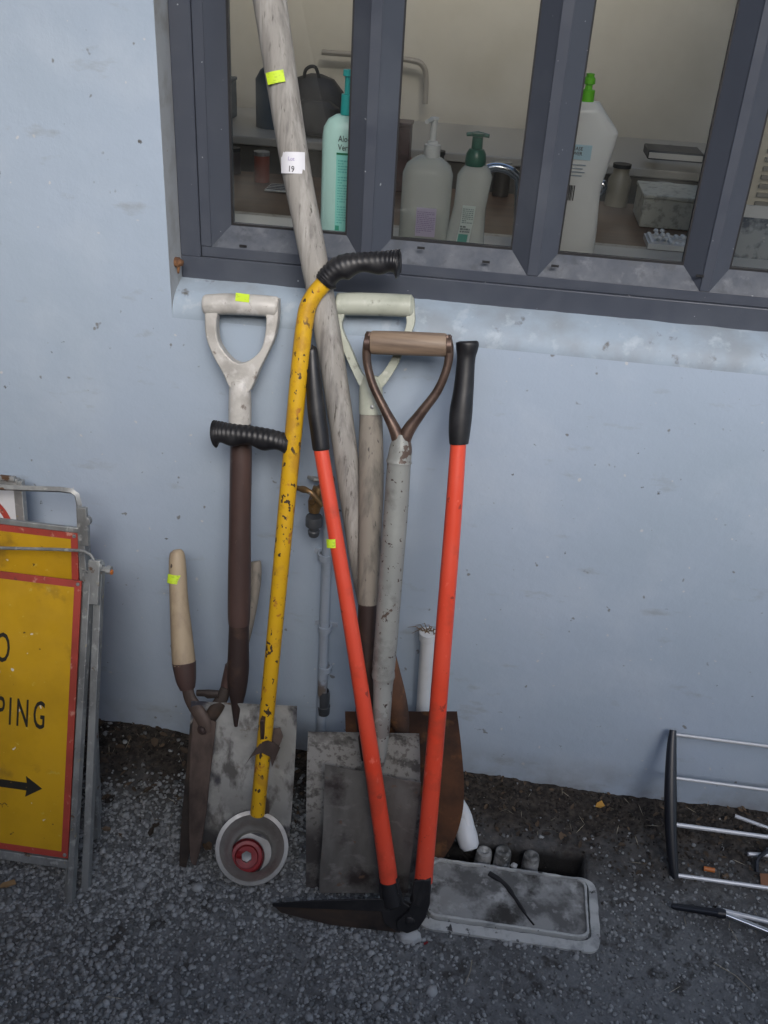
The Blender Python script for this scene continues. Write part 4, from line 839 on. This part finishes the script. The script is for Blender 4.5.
mb = MB(); mb.strip([Ls.at(a, b_, .004) for a, b_ in A], [Ls.at(a, b_, .006) for a, b_ in B], Ls.n, .003); mb.build('lower_blade', M['blade_edge'], t, bevel=.0008)
sticker(t, Ls, 333.5, 542, 12.5, 9, 0, rot=.16, r=rad(Ls.at(333,542), 15.5))

# ------------------------------------------------------------------ folding road signs
def flatpoly(mb, pl, pts, off, th=.0004): mb.prism([pl.at(a, b_, off) if not isinstance(a, Vector) else a for a, b_ in pts], pl.n, th); return mb
def sign(pl, xr, s0, s1, wid, label, face, group, edge=.012, ring=False):
    """board in the leaning plane: xr right edge x, s0..s1 distances up the plane"""
    def Q(x, s, o=0): return Vector((x, pl.o.y, 0)) + pl.d*s + pl.n*o
    t = thing('road_sign', label, 'sign', Q(xr-wid/2, 0), group)
    mb = MB(); mb.prism([Q(xr-wid,s0,.002), Q(xr,s0,.002), Q(xr,s1,.002), Q(xr-wid,s1,.002)], pl.n, .0035); bd = mb.build('board', face if ring else M['sign_red'], t)
    if not ring:
        mb = MB(); mb.prism([Q(xr-wid+edge,s0+edge,.0026), Q(xr-edge,s0+edge,.0026), Q(xr-edge,s1-edge,.0026), Q(xr-wid+edge,s1-edge,.0026)], pl.n, .0005); mb.build('sign_face', face, t)
        for s in (s0+.006, s1-.006): mb = MB(); mb.lathe(Q(xr-.006, s, .002), pl.n, [(0,.0035),(.0015,.003),(.002,0)], 10); mb.build('rivet', M['galv'], t)
    return t, Q
LF = Lean(-.43, -.198, .585)
xr = LF.at(82, 581).x; s1 = (LF.at(82,581)-LF.o).dot(LF.d); s0 = (LF.at(68,858)-LF.o).dot(LF.d)
t, Q = sign(LF, xr, s0, s1, .315, 'yellow red edged road sign with arrow, front of the stack at left', M['sign_yellow'], 'folded road signs stacked against the wall')
def place(px, py): p = LF.at(px, py); return p.x, (p-LF.o).dot(LF.d)
x_, s_b = place(46, 728.5); _, s_t = place(46, 700)
capH = abs(s_t-s_b)
text('lettering', 'STOPPING', M['sign_black'], t, Q(x_, s_b, .0036), (1,0,0), LF.d, capH, .44, align='RIGHT', bold=.004, space=1.38)
x2, s_c = place(11, 662); text('lettering', 'NO', M['sign_black'], t, Q(x2, s_c, .0036), (1,0,0), LF.d, capH*1.05, .46, align='RIGHT', bold=.004, space=1.3)
xa, sa = place(43, 788)
mb = MB(); arrow = [(-.16,-.007),(-.028,-.007),(-.030,-.019),(0,0),(-.030,.019),(-.028,.007),(-.16,.007)]
mb.prism([Q(xa+a, sa+b_, .0036) for a, b_ in arrow], LF.n, .0008); mb.build('arrow', M['sign_black'], t)
# frame: front leg, back leg, sills, handle rod
def legp(mb, pl, a, b_, w, off=0.0, thick=.9): rod(mb, pl, [(a[0],a[1],w),(b_[0],b_[1],w)], k=1, n=4, off=off, cap=True); return mb
def bar(mb, p0, p1, wx, wy, up=(0,-1,0)):
    p0 = Vector(p0); p1 = Vector(p1); d = (p1-p0).normalized(); u = Vector(up); u = (u-d*u.dot(d)).normalized(); v = d.cross(u)
    c = [(u*sy*wy + v*sx*wx) for sx, sy in ((-1,-1),(1,-1),(1,1),(-1,1))]
    mb.add([p0+q for q in c]+[p1+q for q in c], [(0,1,2,3),(7,6,5,4)]+[(k,4+k,4+(k+1)%4,(k+1)%4) for k in range(4)]); return mb
xl = xr-.315
LB = Lean(-.405, -.182, .585)
for dx, nm in ((0, 'front_leg'), (-(.315+.022), 'front_leg')):
    mb = MB(); a = LF.at(89.5, 572, -.006); b_ = LF.at(70, 914, -.006); bar(mb, a+Vector((dx,0,0)), b_+Vector((dx,0,0)), .0055, .009); bar(mb, a+Vector((dx-.004,.004,0)), b_+Vector((dx-.004,.004,0)), .0095, .003); mb.build(nm, M['galv'], t, bevel=.001)
    mb = MB(); a = LB.at(100, 570, -.004); b_ = LB.at(85.5, 903, -.010); bar(mb, a+Vector((dx*1.06,0,0)), b_+Vector((dx*1.06,0,0)), .0065, .008); mb.build('rear_leg', M['galv'], t, bevel=.001)
mb = MB(); bar(mb, Q(xl-.01, s0-.012, -.004), Q(xr+.004, s0-.012, -.004), .008, .006, up=LF.n); mb.build('bottom_rail', M['galv'], t, bevel=.001)
mb = MB(); bar(mb, Q(xl-.01, s1-.012, -.010), Q(xr+.004, s1-.012, -.010), .008, .006, up=LF.n); mb.build('top_rail', M['galv'], t, bevel=.001)
mb = MB(); pts = [LF.at(a, b_, -.004) for a, b_ in ((0,548),(60,549.5),(84,551),(91,555),(96,564))]; pts = [pts[0]+Vector((-.27,0,0))] + pts; mb.tube(pts, .0028, 10); mb.build('carry_rod', M['galv'], t)
h = LF.at(97, 566, -.004); mb = MB(); mb.lathe(h, LF.n, [(-.010,.010),(.003,.010),(.004,.008),(.0042,0)], 18); bar(mb, LF.at(95,560,.0), LF.at(93,604,-.002), .010, .004); mb.build('hinge', M['galv'], t, bevel=.001)
mb = MB(); hx = LF.at(101, 569, -.006); mb.tube([hx, hx+Vector((.010,0,0)), hx+Vector((.0105,0,0)), hx+Vector((.018,0,0))], [.005,.005,.008,.007], 8); mb.build('wing_bolt', M['galv'], t)
mb = MB(); bar(mb, hx+Vector((.0185,-.004,-.001)), hx+Vector((.022,-.004,-.001)), .003, .003); mb.build('bolt_tip', M['wrapper'], t)

L2 = Lean(-.27, -.125, .66); xr2 = L2.at(78, 533).x; q1 = (L2.at(78,533)-L2.o).dot(L2.d)
t2, Q2 = sign(L2, xr2, q1-.44, q1, .315, 'second yellow red edged road sign, partly hidden behind the front one', M['sign_yellow'], 'folded road signs stacked against the wall')
mb = MB(); bar(mb, Q2(xr2-.32, q1+.006, .001), Q2(xr2+.006, q1+.006, .001), .0045, .004, up=L2.n); mb.build('top_rail', M['galv'], t2, bevel=.001)
mb = MB(); pts = [L2.at(a, b_, -.006) for a, b_ in ((0,487.5),(60,489.5),(72,491),(77,495),(79,504),(80,530))]; pts = [pts[0]+Vector((-.25,0,0))]+pts; mb.tube(pts, .0055, 4); mb.build('upper_loop', M['galv'], t2)
for dx in (0, -.335):
    mb = MB(); bar(mb, L2.at(82,520,-.006)+Vector((dx,0,0)), G(97,838)+Vector((dx,0,.001)), .006, .008); mb.build('leg', M['galv'], t2, bevel=.001)
    mb = MB(); bar(mb, L2.at(85,520,-.022)+Vector((dx,0,0)), G(94,822)+Vector((dx,.02,.001)), .006, .006); mb.build('rear_leg', M['galv'], t2, bevel=.001)
mb = MB(); bar(mb, L2.at(82,507,.004), L2.at(85,545,.0), .0085, .004); mb.lathe(L2.at(86,521,.002), L2.n, [(-.006,.009),(.004,.009),(.005,0)], 14); mb.build('hinge', M['galv'], t2, bevel=.001)
L3 = Lean(-.16, -.055, .70); xr3 = L3.at(17, 500).x; q3 = (L3.at(17,486)-L3.o).dot(L3.d)
t3, Q3 = sign(L3, xr3, q3-.30, q3, .165, 'white road sign with a red ring at the back of the stack', M['sign_white'], 'folded road signs stacked against the wall', ring=True)
pc3 = L3.at(-26, 528); cx = pc3.x; cs = (pc3-L3.o).dot(L3.d); rr3 = rad(pc3, 86); mb = MB(); n = 64; vs = []
for k in range(n):
    a = 2*math.pi*k/n
    for r_ in (rr3, rr3-.012): vs.append(Q3(cx+r_*math.cos(a), cs+r_*math.sin(a), .0026))
mb.add(vs+[p - L3.n*.0005 for p in vs], [(2*k, (2*k+2)%(2*n), (2*k+3)%(2*n), 2*k+1) for k in range(n)]); mb.build('red_ring', M['sign_red'], t3, smooth=0)
mb = MB(); bar(mb, Q3(xr3+.004, q3+.01, -.004), Q3(xr3+.012, 0.004, -.004), .008, .007); mb.build('leg', M['galv'], t3, bevel=.001)
mb = MB(); bar(mb, Q3(xr3-.170, q3+.01, -.004), Q3(xr3-.178, 0.004, -.004), .008, .007); mb.build('leg', M['galv'], t3, bevel=.001)
mb = MB(); bar(mb, Q3(xr3-.175, q3+.008, -.001), Q3(xr3+.006, q3+.008, -.001), .006, .006, up=L3.n); mb.tube([Q3(xr3-.05,q3+.014,.004), Q3(xr3+.002,q3+.014,.004)], .006, 10); mb.build('top_rail', M['galv'], t3, bevel=.001)

# ------------------------------------------------------------------ clothes airer
La = Lean(-.188, -.016, .215)
t = thing('clothes_airer', 'folded clothes airer with black end bar and thin silver rails at right', 'clothes airer', La.at(672, 878))
E0 = La.at(677,734); off = .62
def endbar(dx):
    mb = MB(); q = spline([(673,730,7),(671.5,750,10),(670.5,790,12.5),(671,830,12),(673,862,10),(675,878,8)], 5)
    pts = [La.at(a, b_, .002)+Vector((dx,0,0)) for a, b_, w in q]; mb.tube(pts, [rad(p, w) for p, (a, b_, w) in zip(pts, q)], 12, rf=lambda t_, a: (.9, 1)); mb.build('end_bar', mat('black_airer_plastic', (.012,.014,.02), .4) if dx == 0 else bpy.data.materials['black_airer_plastic'], t)
endbar(0); endbar(off)
for py in (734.5, 778, 824.5, 875):
    p = La.at(675, py, .002); mb = MB(); mb.tube([p, p+Vector((off,0,0))], .0032 if py < 800 else .0042, 10); mb.build('rail', M['rail'], t)
p0, p1 = G(671, 906, .012), G(725, 914, .014); dirx = (p1-p0).normalized()
mb = MB(); mb.tube([p0, p0+dirx*.004, p1-dirx*.016, p1-dirx*.014, p1], [.003,.0055,.0075,.009,.0085], 12); mb.build('foot', bpy.data.materials['black_airer_plastic'], t)
for k, ((a, b_), r_) in enumerate((((800, 944), .0055), ((800, 931), .0045))):
    e = G(a, b_, .014+.008*k); mb = MB(); mb.tube([p1-dirx*.004+Vector((0,.004*k,.003*k)), e+(e-p1)*1.5], r_, 12); mb.build('leg_tube', M['chrome'] if k == 0 else M['rail'], t)
for a, b_, r_ in (((735,816), (800,840), .004), ((748,854), (800,857), .004)):
    pa, pb = G(*a, .02), G(*b_, .02); mb = MB(); mb.tube([pa, pb+(pb-pa)*1.2], r_, 10); mb.build('loose_rail', M['rail'], t)
mb = MB(); q = [tuple(G(a, b_, z)) for a, b_, z in ((757,872,.01),(757,862,.02),(762,855,.03),(772,850,.03),(790,850,.02))]; mb.tube(spline(q, 6), .004, 10); mb.build('hinge_arm', bpy.data.materials['black_airer_plastic'], t)
pc = G(764, 882, .008)
mb = MB(); mb.prism([pc+Vector(v) for v in ((-.008,-.012,0),(.05,-.016,.002),(.05,.018,.008),(-.006,.014,.006))], (0,-.2,1), .0015); tag(mb.build('cardboard_scrap', mat('brown_card', (.22,.10,.05), .7)), 'scrap of brown card lying under the clothes airer', 'card scrap')

# ------------------------------------------------------------------ drain
def rrect(x0, y0, x1, y1, r, n=6):
    out = []; jit = .0016
    for cx, cy, a0 in ((x1-r,y1-r,0),(x0+r,y1-r,90),(x0+r,y0+r,180),(x1-r,y0+r,270)):
        for k in range(n+1): a = R(a0+90*k/n); out.append((cx+r*math.cos(a), cy+r*math.sin(a)))
    full = []
    for i, p in enumerate(out):
        q = out[(i+1) % len(out)]; m = max(1, int(math.dist(p, q)/.008))
        for k in range(m):
            X = p[0]+(q[0]-p[0])*k/m; Y = p[1]+(q[1]-p[1])*k/m
            full.append((X+jit*mnoise.noise(Vector((X*60, Y*60, 1))), Y+jit*mnoise.noise(Vector((X*60, Y*60, 7)))))
    return full
t = thing('drain_cover', 'worn concrete drain cover set in a pale rim beside the red handled shears', 'drain cover', (.155, -.29, 0))
def ringm(mb, o, i, z0, z1, wob=0):
    n = min(len(o), len(i)); o = [o[int(k*len(o)/n)] for k in range(n)]; i = [i[int(k*len(i)/n)] for k in range(n)]; vs = [(x, y, z0) for x, y in o]+[(x, y, z1+wob*random.uniform(-1,1)) for x, y in o]+[(x, y, z1+wob*random.uniform(-1,1)) for x, y in i]+[(x, y, z0) for x, y in i]
    fs = []
    for k in range(n):
        l = (k+1) % n
        for a in range(3): fs.append((a*n+k, a*n+l, (a+1)*n+l, (a+1)*n+k))
    mb.add(vs, fs)
T0 = .014
mb = MB(); ringm(mb, rrect(-.004,-.377,.322,-.222,.026), rrect(.010,-.358,.306,-.224,.020), -.03, .0055, .0008); mb.build('rim', M['concrete_pale'], t, bevel=.0015)
mb = MB(); ringm(mb, rrect(.013,-.354,.302,-.227,.018), rrect(.0175,-.3495,.2975,-.2315,.015), -.02, .0115, .0009); mb.build('lip', M['concrete_pale'], t, bevel=.0012)
mb = MB(); nx_, ny_ = 60, 28; vs = []
for j_ in range(ny_+1):
    for i in range(nx_+1):
        x = .017+(.298-.017)*i/nx_; y = -.349+(.349-.231)*j_/ny_
        vs.append((x, y, .0065+.0022*mnoise.noise(Vector((x*45,y*45,2)))+.003*mnoise.noise(Vector((x*12,y*12,6)))))
mb.add(vs, [(j_*(nx_+1)+i, j_*(nx_+1)+i+1, (j_+1)*(nx_+1)+i+1, (j_+1)*(nx_+1)+i) for j_ in range(ny_) for i in range(nx_)]); mb.build('cover_slab', M['concrete'], t)
mb = MB(); q = [tuple(G(a, b_, .0065)) for a, b_ in ((489,874),(505,885),(516,900),(526,915),(534,925))]; mb.tube(spline(q, 4), [.0062]*3+[.005]*4+[.0036]*5+[.0018]*5, 8); mb.build('grit_ridge', M['seal'], t)
for px, py, h_ in ((480,862,.026), (500,856,.034), (528,855,.032)):
    p = G(px, py, -.03); mb = MB(); y = -.180
    mb.lathe((p.x+.004, y, -.072), (.06*random.uniform(-1,1), .05, 1), [(0,.017),(h_,.0165),(h_+.001,.0145),(h_+.008,.0140),(h_+.009,.0165),(h_+.026,.0160),(h_+.034,.0145),(h_+.036,.0100),(h_+.030,0)], 18)
    o = mb.build('pipe_stub', M['stub'], None)
    tag(o, {480: 'dirty white pipe stub in the drain hole nearest the white pipe', 500: 'dirty white pipe stub, middle of the three in the drain hole', 528: 'dirty white pipe stub in the drain hole, farthest right'}[px], 'pipe stub', 'pipe stubs beside the drain cover')
# stones
def stone(px, py, r, lab, seed, ex=(1,1,.6)):
    bm = bmesh.new(); bmesh.ops.create_icosphere(bm, subdivisions=3, radius=1); p = G(px, py)
    for v in bm.verts:
        n = v.co.normalized(); k = 1+.35*mnoise.noise(n*1.6+Vector((seed,0,0)))+.12*mnoise.noise(n*5+Vector((0,seed,0)))
        v.co = Vector((n.x*ex[0], n.y*ex[1], n.z*ex[2]))*r*k
    me = bpy.data.meshes.new('stone'); bm.to_mesh(me); bm.free(); me.materials.append(M['rock']); me.shade_smooth()
    o = bpy.data.objects.new('stone', me); col.objects.link(o); o.location = (p.x, p.y, r*ex[2]*.5); tag(o, lab, 'stone')
stone(407, 937, .019, 'pale stone lying under the pivot of the edging shears', 3, (1.35,.8,.55))
stone(463, 828, .009, 'small pale pebble by the white pipe end', 9)
stone(514, 866, .006, 'tiny white pebble at the edge of the drain hole', 5)
p = G(424, 944, .008); mb = MB(); mb.tube([p, p+Vector((.006,.003,.003))], [.0022,.0018], 8); tag(mb.build('plastic_bead', M['red_hub']), 'tiny red scrap on the gravel beside the pale stone', 'scrap')
p = G(600, 806, .012); mb = MB(); mb.add([p+Vector(v) for v in ((-.010,-.004,0),(0,-.009,.004),(.010,0,.002),(.003,.010,.006),(-.006,.006,.002),(0,0,.001))], [(0,5,4),(0,1,5),(1,2,5),(2,3,5),(3,4,5)]); tag(mb.build('fallen_leaf', M['leaf_y'], None, smooth=0), 'yellow leaf on the earth at the foot of the wall', 'leaf')
p = G(8, 887, .006); mb = MB(); mb.add([p+Vector(v) for v in ((-.02,-.006,0),(0,-.004,.004),(.013,.006,.003),(.006,.014,.005),(-.012,.006,.002),(0,.003,.003))], [(0,5,4),(0,1,5),(1,2,5),(2,3,5),(3,4,5)]); tag(mb.build('fallen_leaf', mat('tan_leaf', (.30,.19,.09), .7), None, smooth=0), 'tan dead leaf on the gravel under the front sign', 'leaf')
p = G(708, 869, .008); mb = MB(); mb.tube([p+Vector((-.008,0,0)), p+Vector((.012,-.002,.001))], .0045, 10); cb = mb.build('cigarette_butt', M['wrapper']); tag(cb, 'orange cigarette butt on the earth behind the airer rails', 'cigarette butt')
for k, (a, b_) in enumerate((((714,963),(753,992)), ((472,960),(465,985)))):
    q0, q1 = G(*a, .006), G(*b_, .006); mb = MB(); mb.tube([q0, (q0+q1)/2+Vector((.003,.002,.003)), q1], [.0009,.0009,.0005], 6)
    tag(mb.build('twig', M['straw']), ('thin pale twig on the ground below the airer foot', 'short pale twig on the ground below the drain cover')[k], 'twig')
# rusty pin in the window jamb
p = Vector((OX0+.003, .030, P(176,262,.03).z)); mb = MB(); mb.lathe(p, (1,-.2,0), [(-.004,.008),(.003,.0085),(.005,.006),(.010,.005),(.011,0)], 12); mb.tube([p+Vector((.002,0,-.004)), p+Vector((.002,-.002,-.018))], [.004,.0015], 8)
tag(mb.build('rusty_bolt', M['rust']), 'rusty bolt head in the window jamb left of the frame corner', 'bolt')

# ------------------------------------------------------------------ unseen light blockers added out of view to darken the lower wall
shade_wall = thing('unseen_shade_wall', 'unseen olive rendered wall added across the yard to shade the house wall', 'wall', (0,-2.7,0))
fm = mat('blocker_boards', (.12,.10,.08), .8, layers=[((.07,.06,.05), 10, .45, .65, 5, (1,1,.15))])
mb = MB()
mb.box((-8, -2.7, -.05), (8, -2.55, 2.05))
mb.build('wall_face', mat('olive_render', (.13,.125,.10), .9, layers=[((.08,.08,.065), 1.5, .42, .6, 7)]), shade_wall)
mb = MB(); mb.box((-8,-2.73,2.051),(8,-2.52,2.11)); mb.build('coping', fm, shade_wall)

cb_ = thing('unseen_shade_cupboard', 'unseen dark timber cupboard added left of the road signs to shade the wall', 'cupboard', (-1.51,-.68,0))  # invented blocker outside the view, darkens the lower left of the wall
mb = MB(); mb.box((-2.0,-1.25,.06),(-1.02,-.12,1.85)); mb.build('carcass', fm, cb_, bevel=.004)
mb = MB(); mb.box((-1.018,-1.23,.10),(-1.0,-.69,1.82)); mb.build('door', fm, cb_, bevel=.003)
mb = MB(); mb.box((-1.018,-.68,.10),(-1.0,-.14,1.82)); mb.build('door', fm, cb_, bevel=.003)
mb = MB(); mb.box((-1.98,-1.23,-.005),(-1.04,-.14,.059)); mb.build('plinth', fm, cb_)
# ------------------------------------------------------------------ light
wd = bpy.data.worlds.new('World'); scene.world = wd; wd.use_nodes = True; nt = wd.node_tree; bg = nt.nodes['Background']
sky = nt.nodes.new('ShaderNodeTexSky'); sky.sky_type = 'NISHITA'; sky.sun_disc = False
SE, SAZ = 34, 14        # elevation; azimuth from -Y (behind the camera) towards +X
sky.sun_elevation = R(SE); sky.sun_rotation = R(180-SAZ); sky.air_density = 1.0; sky.dust_density = 1.6; sky.ozone_density = .9
nt.links.new(sky.outputs[0], bg.inputs[0]); bg.inputs[1].default_value = .15
sd = bpy.data.lights.new('sun', 'SUN'); sd.energy = .9; sd.angle = R(24); sd.color = (1, .98, .95)
so = bpy.data.objects.new('sun', sd); col.objects.link(so)
sdir = Vector((math.sin(R(SAZ))*math.cos(R(SE)), -math.cos(R(SAZ))*math.cos(R(SE)), math.sin(R(SE))))
so.rotation_euler = (-sdir).to_track_quat('-Z', 'Y').to_euler(); so.location = sdir*20
vs_ = scene.view_settings; vs_.view_transform = 'Standard'; vs_.look = 'None'; vs_.gamma = 1; vs_.use_curve_mapping = False; vs_.exposure = 1.12
scene.cycles.max_bounces = 8; scene.cycles.transparent_max_bounces = 12
for o in bpy.data.objects:
    if '_org_v' in o: del o['_org_v']
